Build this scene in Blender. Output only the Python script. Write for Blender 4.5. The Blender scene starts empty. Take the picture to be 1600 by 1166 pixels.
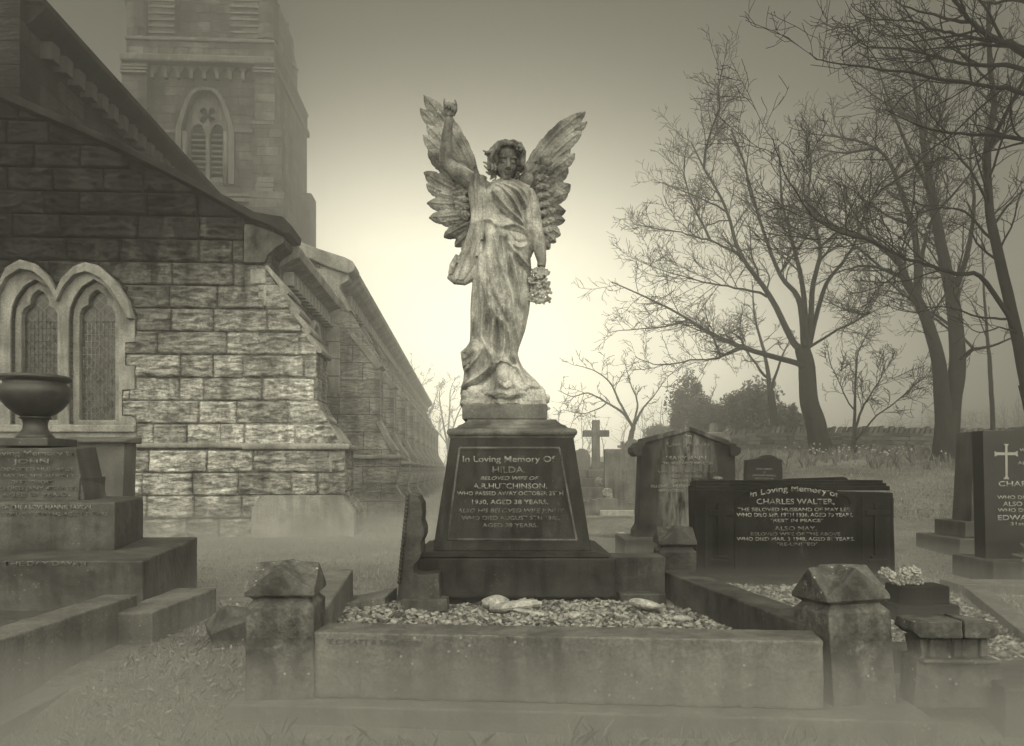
import bpy, bmesh, math, random
import numpy as np
from mathutils import Vector, Matrix, noise
from mathutils.geometry import tessellate_polygon

S = bpy.context.scene
COL = S.collection
R = math.radians

# ------------------------------------------------------------------ camera
cd = bpy.data.cameras.new("camera"); cam = bpy.data.objects.new("camera", cd); COL.objects.link(cam)
cam.location = (0, 0, 1.0); cam.rotation_euler = (R(90), 0, 0)
cd.sensor_width = 36; cd.lens = 27.0; cd.shift_y = 0.095; cd.clip_start = 0.05; cd.clip_end = 600
S.camera = cam

# ------------------------------------------------------------------ world: overcast sky glowing round the hidden sun
SUN_EL, SUN_AZ = 9.5, -2.5          # degrees; azimuth measured from +Y towards +X
EXPOSURE = 0.0
w = bpy.data.worlds.new("World"); S.world = w; w.use_nodes = True
nt = w.node_tree; nt.nodes.clear()
def N(t, **k):
    n = nt.nodes.new(t)
    for a, b in k.items(): setattr(n, a, b)
    return n
def mth(op, a, b=None, clamp=False):
    n = N('ShaderNodeMath', operation=op, use_clamp=clamp)
    for i, v in enumerate((a, b)):
        if v is None: continue
        if isinstance(v, (int, float)): n.inputs[i].default_value = v
        else: nt.links.new(v, n.inputs[i])
    return n.outputs[0]
sky = N('ShaderNodeTexSky', sky_type='NISHITA'); sky.sun_disc = False
sky.sun_elevation = R(SUN_EL); sky.sun_rotation = R(SUN_AZ)
sky.air_density = 2.0; sky.dust_density = 6.0
bw = N('ShaderNodeRGBToBW'); nt.links.new(sky.outputs[0], bw.inputs[0])
tc = N('ShaderNodeTexCoord')
sx, sy, sz = (math.sin(R(SUN_AZ)) * math.cos(R(SUN_EL)), math.cos(R(SUN_AZ)) * math.cos(R(SUN_EL)), math.sin(R(SUN_EL)))
dot = N('ShaderNodeVectorMath', operation='DOT_PRODUCT'); nt.links.new(tc.outputs['Generated'], dot.inputs[0])
dot.inputs[1].default_value = (sx, sy, sz)
va = N('ShaderNodeVectorMath', operation='ADD'); nt.links.new(tc.outputs['Generated'], va.inputs[0]); va.inputs[1].default_value = (.085, 0, -.15)
vm = N('ShaderNodeVectorMath', operation='MULTIPLY'); nt.links.new(va.outputs[0], vm.inputs[0]); vm.inputs[1].default_value = (.56, 1.0, 1.36)
vn = N('ShaderNodeVectorMath', operation='NORMALIZE'); nt.links.new(vm.outputs[0], vn.inputs[0])
vs_ = N('ShaderNodeSeparateXYZ'); nt.links.new(vn.outputs[0], vs_.inputs[0])
dd = mth('MAXIMUM', vs_.outputs[1], 0.0)      # the glow is wider than it is tall
cn = N('ShaderNodeTexNoise'); nt.links.new(tc.outputs['Generated'], cn.inputs['Vector']); cn.inputs['Scale'].default_value = 2.6; cn.inputs['Detail'].default_value = 5; cn.inputs['Roughness'].default_value = .55
cloud = mth('ADD', mth('MULTIPLY', cn.outputs[0], 0.4), 0.82)
lobe = mth('MULTIPLY', mth('MULTIPLY', mth('MINIMUM', mth('POWER', dd, 32.0), 0.60), 28.0), cloud)
sepw = N('ShaderNodeSeparateXYZ'); nt.links.new(tc.outputs['Generated'], sepw.inputs[0])
up = mth('POWER', mth('MAXIMUM', sepw.outputs[2], 0.0), 0.6)
back = mth('MULTIPLY', mth('POWER', mth('ADD', mth('MULTIPLY', dot.outputs['Value'], -0.5), 0.5), 2.0), mth('ADD', mth('MULTIPLY', up, 62.0), 7.0))
tot = mth('ADD', mth('ADD', mth('MULTIPLY', bw.outputs[0], 0.03), lobe), mth('ADD', back, 0.2))
tint = N('ShaderNodeVectorMath', operation='SCALE'); tint.inputs[0].default_value = (1.0, 0.945, 0.73)
nt.links.new(tot, tint.inputs['Scale'])
bg = N('ShaderNodeBackground'); bg.inputs['Strength'].default_value = 0.12
nt.links.new(tint.outputs[0], bg.inputs['Color'])
wo = N('ShaderNodeOutputWorld'); nt.links.new(bg.outputs[0], wo.inputs['Surface'])
w.cycles.sampling_method = 'MANUAL'; w.cycles.sample_map_resolution = 512

# ------------------------------------------------------------------ sun (behind the fog, low, straight ahead)
ld = bpy.data.lights.new("sun", 'SUN'); ld.energy = 0.25; ld.angle = R(24); ld.angle = R(14); ld.color = (1.0, 0.955, 0.74)
sun = bpy.data.objects.new("sun", ld); COL.objects.link(sun)
sun.rotation_euler = Vector((sx, sy, sz)).to_track_quat('Z', 'Y').to_euler(); sun.location = (0, 0, 30)

S.view_settings.view_transform = 'Standard'; S.view_settings.look = 'None'
S.view_settings.exposure = EXPOSURE; S.view_settings.gamma = 1; S.view_settings.use_curve_mapping = False
S.render.engine = 'CYCLES'
cy = S.cycles
cy.max_bounces = 6; cy.diffuse_bounces = 3; cy.glossy_bounces = 2; cy.volume_bounces = 2; cy.transmission_bounces = 2
cy.use_denoising = True; cy.caustics_reflective = False; cy.caustics_refractive = False
cy.sample_clamp_indirect = 6

F_PX, HZ = 1200.0, 735.0
def at(px, py, Y):
    return Vector(((px - 800) / F_PX * Y, Y, 1 + (HZ - py) / F_PX * Y))

def sm(a, b, x):
    t = min(1, max(0, (x - a) / (b - a))); return t * t * (3 - 2 * t)
def ground_z(x, y):
    wr = sm(1.5, 9.0, x)
    t = max(0.0, min(y, 27) - 9.0)
    z = (0.019 * (1 - wr) + 0.098 * wr) * t * sm(-4.5, 0.5, x)
    if y > 27: z += (y - 27) * 0.012
    z -= 0.10 * (1 - sm(3.0, 4.1, y))
    z += 0.05 * noise.noise(Vector((x * .35, y * .35, 3))) * sm(6, 12, y) * sm(-1, 1, x) + 0.008 * noise.noise(Vector((x * 2.1, y * 2.1, 0)))
    return z

# ------------------------------------------------------------------ helpers
def props(o, label=None, cat=None, group=None, kind=None):
    if label: o['label'] = label
    if cat: o['category'] = cat
    if group: o['group'] = group
    if kind: o['kind'] = kind
    return o
def empty(name, loc, label, cat, group=None, rz=0):
    o = bpy.data.objects.new(name, None); COL.objects.link(o); o.location = loc; o.rotation_euler = (0, 0, rz)
    o.empty_display_size = 0.2
    return props(o, label, cat, group)

class MB:
    def __init__(s): s.v = []; s.f = []
    def add(s, vs, fs):
        n = len(s.v); s.v.extend([tuple(p) for p in vs]); s.f.extend([tuple(i + n for i in f) for f in fs]); return s
    def hexa(s, b, z0, z1, t=None):
        """b = four (x,y) corners counter-clockwise; t = top corners"""
        t = t or b
        z0 = z0 if isinstance(z0, (list, tuple)) else [z0] * 4
        z1 = z1 if isinstance(z1, (list, tuple)) else [z1] * 4
        vs = [(p[0], p[1], z0[i]) for i, p in enumerate(b)] + [(p[0], p[1], z1[i]) for i, p in enumerate(t)]
        return s.add(vs, [(3, 2, 1, 0), (4, 5, 6, 7), (0, 1, 5, 4), (1, 2, 6, 5), (2, 3, 7, 6), (3, 0, 4, 7)])
    def box(s, x0, x1, y0, y1, z0, z1):
        return s.hexa([(x0, y0), (x1, y0), (x1, y1), (x0, y1)], z0, z1)
    def frus(s, x0, x1, y0, y1, z0, z1, dx, dy=None):
        dy = dx if dy is None else dy
        return s.hexa([(x0, y0), (x1, y0), (x1, y1), (x0, y1)], z0, z1, [(x0 + dx, y0 + dy), (x1 - dx, y0 + dy), (x1 - dx, y1 - dy), (x0 + dx, y1 - dy)])
    def prism(s, poly, y0, y1, holes=()):
        """poly in (x,z), extruded from y0 to y1; openings allowed"""
        loops = [poly] + list(holes); allp = [p for l in loops for p in l]; n = len(allp)
        tris = tessellate_polygon([[Vector((p[0], p[1], 0)) for p in l] for l in loops])
        vs = [(p[0], y0, p[1]) for p in allp] + [(p[0], y1, p[1]) for p in allp]
        fs = [tuple(t) for t in tris] + [tuple(i + n for i in reversed(t)) for t in tris]
        k = 0
        for l in loops:
            m = len(l)
            for i in range(m):
                a, b = k + i, k + (i + 1) % m
                fs.append((a, b, b + n, a + n))
            k += m
        return s.add(vs, fs)
    def prismy(s, poly, y0, y1):   # same, kept for outlines along the church wall
        return s.prism(poly, y0, y1)
    def tube(s, pts, rs, sides=8, cap=True):
        pts = [Vector(p) for p in pts]; n = len(pts)
        if not isinstance(rs, (list, tuple)): rs = [rs] * n
        vs = []; prev = None
        for i, p in enumerate(pts):
            d = (pts[min(i + 1, n - 1)] - pts[max(i - 1, 0)]).normalized()
            if prev is None:
                a = d.orthogonal().normalized()
            else:
                a = (prev - d * prev.dot(d)); a = a.normalized() if a.length > 1e-6 else d.orthogonal().normalized()
            prev = a; b = d.cross(a)
            for k in range(sides):
                t = 2 * math.pi * k / sides
                vs.append(p + (a * math.cos(t) + b * math.sin(t)) * rs[i])
        fs = [(i * sides + k, i * sides + (k + 1) % sides, (i + 1) * sides + (k + 1) % sides, (i + 1) * sides + k) for i in range(n - 1) for k in range(sides)]
        if cap:
            fs.append(tuple(range(sides - 1, -1, -1))); fs.append(tuple((n - 1) * sides + k for k in range(sides)))
        return s.add(vs, fs)
    def ell(s, c, r, rot=None, u=16, v=10):
        if isinstance(r, (int, float)): r = (r, r, r)
        vs = [(0, 0, -1)]
        for j in range(1, v):
            ph = -math.pi / 2 + math.pi * j / v
            for i in range(u):
                th = 2 * math.pi * i / u
                vs.append((math.cos(ph) * math.cos(th), math.cos(ph) * math.sin(th), math.sin(ph)))
        vs.append((0, 0, 1))
        out = []
        for p in vs:
            q = Vector((p[0] * r[0], p[1] * r[1], p[2] * r[2]))
            if rot is not None: q = rot @ q
            out.append(q + Vector(c))
        fs = [(0, 1 + (i + 1) % u, 1 + i) for i in range(u)]
        for j in range(v - 2):
            for i in range(u):
                a = 1 + j * u; b = a + u
                fs.append((a + i, a + (i + 1) % u, b + (i + 1) % u, b + i))
        l = len(vs) - 1; a = 1 + (v - 2) * u
        fs += [(a + i, a + (i + 1) % u, l) for i in range(u)]
        return s.add(out, fs)
    def lathe(s, prof, c=(0, 0, 0), n=40, sq=False):
        vs = []
        for r, z in prof:
            for i in range(n):
                t = 2 * math.pi * i / n
                vs.append((c[0] + r * math.cos(t), c[1] + r * math.sin(t), c[2] + z))
        m = len(prof)
        fs = [(j * n + i, j * n + (i + 1) % n, (j + 1) * n + (i + 1) % n, (j + 1) * n + i) for j in range(m - 1) for i in range(n)]
        fs.append(tuple(range(n - 1, -1, -1))); fs.append(tuple((m - 1) * n + i for i in range(n)))
        return s.add(vs, fs)
    def build(s, name, mat, parent=None, bevel=0, seg=2, smooth=False, loc=None):
        me = bpy.data.meshes.new(name); me.from_pydata(s.v, [], s.f); me.update()
        bm = bmesh.new(); bm.from_mesh(me); bmesh.ops.recalc_face_normals(bm, faces=bm.faces); bm.to_mesh(me); bm.free()
        if mat: me.materials.append(mat)
        o = bpy.data.objects.new(name, me); COL.objects.link(o)
        if parent: o.parent = parent
        if loc: o.location = loc
        if smooth: me.polygons.foreach_set('use_smooth', [True] * len(me.polygons))
        if bevel:
            m = o.modifiers.new('bevel', 'BEVEL'); m.width = bevel; m.segments = seg; m.limit_method = 'ANGLE'; m.angle_limit = R(28)
            m.harden_normals = False
        return o

def np_mesh(name, V, Fc, mat, parent=None, smooth=False):
    """V (n,3) array, Fc (m,k) array of faces of one size"""
    me = bpy.data.meshes.new(name); V = np.asarray(V, np.float32); Fc = np.asarray(Fc, np.int32); k = Fc.shape[1]
    me.vertices.add(len(V)); me.vertices.foreach_set('co', V.ravel())
    me.loops.add(Fc.size); me.loops.foreach_set('vertex_index', Fc.ravel())
    me.polygons.add(len(Fc)); me.polygons.foreach_set('loop_start', np.arange(0, Fc.size, k, dtype=np.int32))
    me.polygons.foreach_set('loop_total', np.full(len(Fc), k, np.int32))
    if smooth: me.polygons.foreach_set('use_smooth', np.ones(len(Fc), bool))
    me.update(calc_edges=True); me.materials.append(mat)
    o = bpy.data.objects.new(name, me); COL.objects.link(o)
    if parent: o.parent = parent
    return o

def text(name, body, width, height, loc, mat, parent, tilt=0, arc=0, extr=.0012, bold=0, rz=0, italic=0):
    """cut lettering: a flat mesh fitted to width x height, centred on loc, facing -Y"""
    cu = bpy.data.curves.new(name, 'FONT'); cu.body = body; cu.size = 1; cu.extrude = 0; cu.align_x = 'CENTER'
    cu.offset = bold; cu.shear = italic; cu.resolution_u = 3
    to = bpy.data.objects.new('tmp_text', cu); COL.objects.link(to)
    dg = bpy.context.evaluated_depsgraph_get(); me = bpy.data.meshes.new_from_object(to.evaluated_get(dg))
    bpy.data.objects.remove(to)
    co = np.zeros(len(me.vertices) * 3, np.float32); me.vertices.foreach_get('co', co); co = co.reshape(-1, 3)
    x0, x1 = co[:, 0].min(), co[:, 0].max()
    co[:, 0] = (co[:, 0] - (x0 + x1) / 2) * (width / max(1e-6, x1 - x0)); co[:, 1] = co[:, 1] / .70 * height
    if arc: co[:, 1] -= arc * (co[:, 0] / (width / 2)) ** 2
    out = np.stack([co[:, 0], co[:, 2], co[:, 1]], 1)
    me.vertices.foreach_set('co', out.astype(np.float32).ravel()); me.update()
    me.materials.clear(); me.materials.append(mat); me.name = name
    o = bpy.data.objects.new(name, me); COL.objects.link(o); o.parent = parent
    o.location = loc; o.rotation_euler = (-tilt, 0, rz)
    m = o.modifiers.new('thick', 'SOLIDIFY'); m.thickness = extr * 2; m.offset = 0
    return o

# ------------------------------------------------------------------ materials (all neutral: the photograph is monochrome)
MATS = {}
class NB:
    def __init__(s, name):
        s.m = bpy.data.materials.new(name); s.m.use_nodes = True; s.t = s.m.node_tree; s.b = s.t.nodes['Principled BSDF']
        s.co = s.t.nodes.new('ShaderNodeTexCoord'); s.gm = s.t.nodes.new('ShaderNodeNewGeometry')
    def n(s, t, **k):
        n = s.t.nodes.new(t)
        for a, b in k.items(): setattr(n, a, b)
        return n
    def l(s, a, b): s.t.links.new(a, b)
    def map(s, src, scale):
        m = s.n('ShaderNodeMapping'); m.inputs['Scale'].default_value = scale; s.l(src, m.inputs[0]); return m.outputs[0]
    def noise(s, scale, detail=4, rough=.6, vec=None, dist=0):
        n = s.n('ShaderNodeTexNoise'); n.inputs['Scale'].default_value = scale; n.inputs['Detail'].default_value = detail
        n.inputs['Roughness'].default_value = rough; n.inputs['Distortion'].default_value = dist
        s.l(vec if vec is not None else s.co.outputs['Object'], n.inputs['Vector']); return n.outputs[0]
    def vor(s, scale, vec=None, feature='F1', out='Distance'):
        n = s.n('ShaderNodeTexVoronoi', feature=feature); n.inputs['Scale'].default_value = scale
        s.l(vec if vec is not None else s.co.outputs['Object'], n.inputs['Vector']); return n.outputs[out]
    def mr(s, v, a, b, c=0, d=1):
        n = s.n('ShaderNodeMapRange'); n.clamp = True; s.l(v, n.inputs[0])
        for i, q in enumerate((a, b, c, d)): n.inputs[i + 1].default_value = q
        return n.outputs[0]
    def m_(s, op, a, b=None, clamp=False):
        n = s.n('ShaderNodeMath', operation=op, use_clamp=clamp)
        for i, v in enumerate((a, b)):
            if v is None: continue
            if isinstance(v, (int, float)): n.inputs[i].default_value = v
            else: s.l(v, n.inputs[i])
        return n.outputs[0]
    def mixv(s, f, a, b):   # scalar lerp
        n = s.n('ShaderNodeMix', data_type='FLOAT')
        for i, v in ((0, f), (2, a), (3, b)):
            if isinstance(v, (int, float)): n.inputs[i].default_value = v
            else: s.l(v, n.inputs[i])
        return n.outputs[0]
    def grey(s, v):         # neutral colour from a scalar
        c = s.n('ShaderNodeCombineColor'); s.l(v, c.inputs[0]); s.l(v, c.inputs[1])
        s.l(s.m_('MULTIPLY', v, .96), c.inputs[2]); s.l(c.outputs[0], s.b.inputs['Base Color'])
    def bump(s, h, strength, dist, prev=None):
        b = s.n('ShaderNodeBump'); b.inputs['Strength'].default_value = strength; b.inputs['Distance'].default_value = dist
        s.l(h, b.inputs['Height'])
        if prev is not None: s.l(prev, b.inputs['Normal'])
        return b.outputs[0]
    def done(s, nrm=None, rough=.8, spec=.3):
        if nrm is not None: s.l(nrm, s.b.inputs['Normal'])
        if isinstance(rough, (int, float)): s.b.inputs['Roughness'].default_value = rough
        else: s.l(rough, s.b.inputs['Roughness'])
        s.b.inputs['Specular IOR Level'].default_value = spec
        MATS[s.m.name] = s.m; return s.m

def stone(name, lo, hi, scale=3.0, rough=.75, bump=.35, bdist=.006, spots=.5, streak=.0, grain=60, spec=.35, lichen=.45, topsoot=None):
    s = NB(name)
    big = s.noise(scale, 6, .65, dist=.4); g = s.noise(grain, 3, .7)
    v = s.mixv(s.mr(big, .36, .66), lo, hi)
    v = s.m_('MULTIPLY', v, s.mr(g, .28, .72, .55, 1.45))
    if streak:
        st = s.noise(5, 4, .6, vec=s.map(s.co.outputs['Object'], (2.2, 2.2, .22)))
        v = s.m_('MULTIPLY', v, s.mr(st, .40, .55, 1 - streak, 1))
    if topsoot:
        z = s.n('ShaderNodeSeparateXYZ'); s.l(s.co.outputs['Object'], z.inputs[0])
        zz = s.m_('ADD', z.outputs[2], s.m_('MULTIPLY', s.m_('SUBTRACT', s.noise(4.5, 5, .7), .5), topsoot[3]))
        v = s.m_('MULTIPLY', v, s.mr(zz, topsoot[0], topsoot[1], 1, topsoot[2]))
    if spots:   # round patches of pale lichen
        sp = s.vor(26, vec=s.map(s.co.outputs['Object'], (1, 1, 1))); gate = s.noise(4, 2)
        k = s.m_('MULTIPLY', s.mr(sp, .10, .17, 1, 0), s.mr(gate, .52, .60))
        v = s.mixv(s.m_('MULTIPLY', k, spots), v, lichen)
        lp = s.noise(9, 6, .75); v = s.mixv(s.m_('MULTIPLY', s.mr(lp, .60, .68), spots * .45), v, lichen * .7)
    s.grey(v)
    nr = s.bump(s.noise(grain * .7, 5, .7), bump, bdist)
    nr = s.bump(s.noise(7, 4, .6), bump * .6, bdist * 3, nr)
    return s.done(nr, s.mr(g, .3, .7, rough - .08, min(1, rough + .1)), spec)

def masonry(name, lo, hi, bw=1.0, bh=.35, face=1.0, soot_vignette=None, stain=.6, mortar=.5, msize=.012):
    """coursed rock-faced stone; coordinates in the building's own frame, in metres"""
    s = NB(name)
    sep = s.n('ShaderNodeSeparateXYZ'); s.l(s.co.outputs['Object'], sep.inputs[0])
    ns = s.n('ShaderNodeSeparateXYZ'); tr = s.n('ShaderNodeVectorTransform', vector_type='NORMAL', convert_from='WORLD', convert_to='OBJECT')
    s.l(s.gm.outputs['True Normal'], tr.inputs[0]); s.l(tr.outputs[0], ns.inputs[0])
    side = s.m_('GREATER_THAN', s.m_('ABSOLUTE', ns.outputs[0]), .6)
    u = s.mixv(side, sep.outputs[0], sep.outputs[1])
    cv = s.n('ShaderNodeCombineXYZ'); s.l(u, cv.inputs[0]); s.l(sep.outputs[2], cv.inputs[1])
    wob = s.noise(1.3, 2, vec=cv.outputs[0])
    cv2 = s.n('ShaderNodeCombineXYZ'); s.l(s.m_('ADD', u, s.m_('MULTIPLY', s.m_('SUBTRACT', wob, .5), .10)), cv2.inputs[0])
    s.l(s.m_('ADD', sep.outputs[2], s.m_('MULTIPLY', wob, .012)), cv2.inputs[1])
    br = s.n('ShaderNodeTexBrick'); s.l(cv2.outputs[0], br.inputs['Vector'])
    br.inputs['Scale'].default_value = 1; br.inputs['Mortar Size'].default_value = msize; br.inputs['Mortar Smooth'].default_value = .35
    br.inputs['Brick Width'].default_value = bw; br.inputs['Row Height'].default_value = bh; br.offset = .43; br.squash = .68; br.squash_frequency = 3
    br.inputs['Color1'].default_value = (0, 0, 0, 1); br.inputs['Color2'].default_value = (1, 1, 1, 1); br.inputs['Bias'].default_value = 0
    bc = s.n('ShaderNodeRGBToBW'); s.l(br.outputs['Color'], bc.inputs[0])
    v = s.mixv(bc.outputs[0], lo, hi)
    blot = s.noise(.9, 7, .7, dist=.5); v = s.m_('MULTIPLY', v, s.mr(blot, .36, .6, 1 - stain, 1.1))
    st = s.noise(3, 5, .6, vec=s.map(s.co.outputs['Object'], (1.2, 1.2, .16))); v = s.m_('MULTIPLY', v, s.mr(st, .42, .58, 1 - stain * .6, 1))
    if soot_vignette:
        # sooty runs, plus vignette shade painted in, darker to the upper left
        zz = s.m_('ADD', sep.outputs[2], s.m_('MULTIPLY', sep.outputs[0], soot_vignette[3]))
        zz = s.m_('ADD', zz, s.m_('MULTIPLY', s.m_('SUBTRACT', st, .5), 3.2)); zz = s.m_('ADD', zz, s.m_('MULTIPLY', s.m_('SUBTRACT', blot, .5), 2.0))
        v = s.m_('MULTIPLY', v, s.mr(zz, soot_vignette[0], soot_vignette[1], 1, soot_vignette[2]))
    # rock face: ragged horizontal ledges, their light and shade painted into the colour
    rv = s.map(cv.outputs[0], (3.2, 15, 1)); rk = s.noise(1.6, 7, .72, vec=rv, dist=.9)
    rk2 = s.noise(16, 4, .7, vec=cv.outputs[0])
    v = s.m_('MULTIPLY', v, s.mr(rk, .40, .56, 1 - .62 * min(1, face), 1.15)); v = s.m_('MULTIPLY', v, s.mr(rk2, .3, .7, .75, 1.2))
    v = s.mixv(br.outputs['Fac'], v, s.m_('MULTIPLY', v, mortar))
    s.grey(v)
    h = s.m_('ADD', s.m_('MULTIPLY', rk, .12 * face), s.m_('MULTIPLY', rk2, .012 * face))
    h = s.m_('MULTIPLY', h, s.m_('SUBTRACT', 1, br.outputs['Fac'])); h = s.m_('SUBTRACT', h, s.m_('MULTIPLY', br.outputs['Fac'], .02))
    return s.done(s.bump(h, 1.0, 1.0), .9, .15)

def plain(name, v, rough=.8, nscale=12, var=.3, bump=.2, bdist=.003, spec=.3):
    s = NB(name); a = s.noise(nscale, 5, .6); s.grey(s.mr(a, .3, .7, v * (1 - var), v * (1 + var)))
    return s.done(s.bump(a, bump, bdist) if bump else None, rough, spec)

def per_island(name, lo, hi, rough=.85, spec=.2, sc=0, lowb=0):
    s = NB(name); v = s.mixv(s.gm.outputs['Random Per Island'], lo, hi)
    if sc: v = s.m_('MULTIPLY', v, s.mr(s.noise(sc, 4), .3, .7, .6, 1.35))
    s.grey(v); return s.done(None, rough, spec)

M_ANGEL = stone('angel_stone', .13, .52, 4.2, .88, .7, .008, .5, .4, 70, .2, .62, topsoot=(1.35, 1.95, .38, 1.0))
M_WING = stone('wing_stone', .05, .29, 4.2, .88, .8, .008, .6, .2, 70, .2, .62)
M_PED = stone('dark_pedestal_stone', .010, .036, 3.0, .7, .4, .004, .35, .45, 90, .16, .15)
M_PEDTOP = stone('weathered_cap_stone', .03, .15, 4, .65, .4, .004, .4, .2, 80, .35, .35)
M_KERB = stone('grey_kerb_stone', .06, .13, 2.6, .75, .5, .005, .7, .3, 70, .35, .32)
M_KERB2 = stone('dark_kerb_stone', .018, .065, 3.2, .65, .55, .006, .5, .5, 70, .3, .2)
M_POST = stone('post_stone', .022, .12, 5.5, .7, .65, .008, .9, .35, 60, .3, .36)
M_DARK = stone('dark_headstone', .006, .020, 3.0, .8, .45, .005, .25, .35, 80, .10, .09)
def streaked():
    s = NB('streaked_headstone'); sep = s.n('ShaderNodeSeparateXYZ'); s.l(s.co.outputs['Object'], sep.inputs[0])
    v = s.mixv(s.mr(s.noise(3, 6, .65), .36, .66), .007, .035); v = s.m_('MULTIPLY', v, s.mr(s.noise(70, 3, .7), .28, .72, .55, 1.45))
    st = s.noise(4, 5, .65, vec=s.map(s.co.outputs['Object'], (3, 3, .5))); k = s.mr(s.m_('ABSOLUTE', s.m_('SUBTRACT', sep.outputs[0], 2.03)), .12, .42, 1, 0)
    v = s.mixv(s.m_('MULTIPLY', k, s.mr(st, .40, .62)), v, .17); s.grey(v); return s.done(s.bump(s.noise(60, 5, .7), .45, .005), .75, .12)
M_GAB = streaked()
M_GRAN = stone('black_granite', .006, .014, 8, .38, .05, .001, .0, .0, 260, .5, .1)
M_GREY = stone('pale_headstone', .07, .17, 2.5, .8, .4, .006, .5, .4, 60, .25, .45)
M_MON = stone('monument_stone', .026, .075, 2.6, .65, .35, .004, .35, .35, 80, .4, .28)
M_URN = stone('urn_stone', .012, .05, 3.5, .45, .35, .004, .6, .2, 80, .45, .28)
def lettering(name, v, worn):
    s = NB(name); k = s.mr(s.noise(22, 4, .7), .5 - worn, .62 - worn); s.grey(s.mixv(k, .02, v)); return s.done(None, .7, .2)
M_LET = lettering('faded_lettering', .20, .14); M_LETB = lettering('bright_lettering', .26, .12); M_LETD = lettering('worn_lettering', .12, .12); M_LETW = lettering('white_lettering', .24, .4)
M_CUT = plain('shallow_cut_lettering', .07, .8, 20, .3, 0)
M_CHURCH = masonry('church_rock_faced', .40, .60, .92, .345, 1.0, soot_vignette=(3.0, 5.4, .02, -.25))
M_CHURCHB = masonry('church_side_masonry', .34, .50, .9, .36, .8)
M_TOWER = masonry('tower_masonry', .075, .15, 1.0, .42, .35)
M_DRESS = stone('dressed_stone', .14, .31, 2.2, .85, .45, .006, .35, .25, 50, .2, .5)
M_DRESSD = stone('blackened_coping_stone', .008, .035, 2.0, .95, .7, .012, .3, .3, 40, .05, .14)
M_DRESST = stone('tower_dressings', .09, .15, 1.6, .9, .3, .006, .2, .4, 50, .2, .4)
M_SLATE = plain('roof_slate', .05, .6, 5, .4, .3, .01)
M_BARK = plain('bark', .018, .95, 6, .6, .8, .03, .03)
M_TWIG = plain('twig_bark', .012, .95, 3, .3, 0, 0, .02)
M_SHADOW = plain('shadow_backing', .03, .9, 6, .3, 0)
M_NAVE = masonry('nave_masonry', .035, .09, .9, .36, .8)
M_NAVED = stone('nave_dressings', .03, .08, 2, .9, .4, .006, .2, .4, 50, .2, .3)

def rock_face_mat():
    s = NB('rock_facing'); sep = s.n('ShaderNodeSeparateXYZ'); s.l(s.co.outputs['Object'], sep.inputs[0])
    v = s.mixv(s.gm.outputs['Random Per Island'], .31, .50)
    fine = s.noise(28, 5, .75); led = s.noise(2.2, 6, .7, vec=s.map(s.co.outputs['Object'], (3, 3, 13)), dist=.6); blot = s.noise(.9, 7, .7, dist=.5)
    st = s.noise(3, 5, .6, vec=s.map(s.co.outputs['Object'], (1.2, 1.2, .16)))
    for a in (s.mr(fine, .32, .68, .45, 1.5), s.mr(led, .42, .58, .42, 1.28), s.mr(blot, .36, .58, .45, 1.1), s.mr(st, .42, .56, .6, 1)): v = s.m_('MULTIPLY', v, a)  # led paints ledge highlights and dark crevices into the colour
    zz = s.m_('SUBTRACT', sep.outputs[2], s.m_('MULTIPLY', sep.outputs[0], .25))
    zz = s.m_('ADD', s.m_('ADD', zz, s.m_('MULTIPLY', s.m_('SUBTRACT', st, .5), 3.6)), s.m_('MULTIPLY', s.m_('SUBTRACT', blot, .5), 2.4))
    v = s.m_('MULTIPLY', v, s.mr(zz, 2.9, 5.2, 1, .055)); s.grey(v)  # sooty staining and vignette shade painted in, darker up and to the left
    return s.done(s.bump(fine, .8, .012), .95, .03)
M_ROCKF = rock_face_mat()
def vnoise(x, y, seed):     # smooth value noise for arrays
    rng = np.random.default_rng(seed); T = rng.random((256, 256)); xi = np.floor(x).astype(int); yi = np.floor(y).astype(int); fx = x - xi; fy = y - yi
    fx = fx * fx * (3 - 2 * fx); fy = fy * fy * (3 - 2 * fy); g = lambda a, b: T[a % 256, b % 256]
    return (g(xi, yi) * (1 - fx) + g(xi + 1, yi) * fx) * (1 - fy) + (g(xi, yi + 1) * (1 - fx) + g(xi + 1, yi + 1) * fx) * fy
def fbm(x, y, seed, o=4): return sum(vnoise(x * 2 ** i, y * 2 ** i, seed + i) / 2 ** i for i in range(o)) / 1.9
_clouds = {}
def weather(o, vox, amt=.006, scale=.05):
    """old stone: edges worn and chipped, faces very slightly uneven"""
    for m in list(o.modifiers): o.modifiers.remove(m)
    r = o.modifiers.new('worn', 'REMESH'); r.mode = 'VOXEL'; r.voxel_size = vox; r.use_smooth_shade = True
    for sc_, a in ((scale, amt), (scale * 4, amt * 1.3)):
        if sc_ not in _clouds:
            t = bpy.data.textures.new('stone_wear', 'CLOUDS'); t.noise_scale = sc_; t.noise_depth = 3; _clouds[sc_] = t
        d = o.modifiers.new('wear', 'DISPLACE'); d.texture = _clouds[sc_]; d.strength = a; d.mid_level = .55; d.texture_coords = 'LOCAL'
    return o
M_KNEEL = stone('kneeler_stone', .03, .11, 5, .9, .6, .01, .3, .3, 40, .05, .2)
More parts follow.
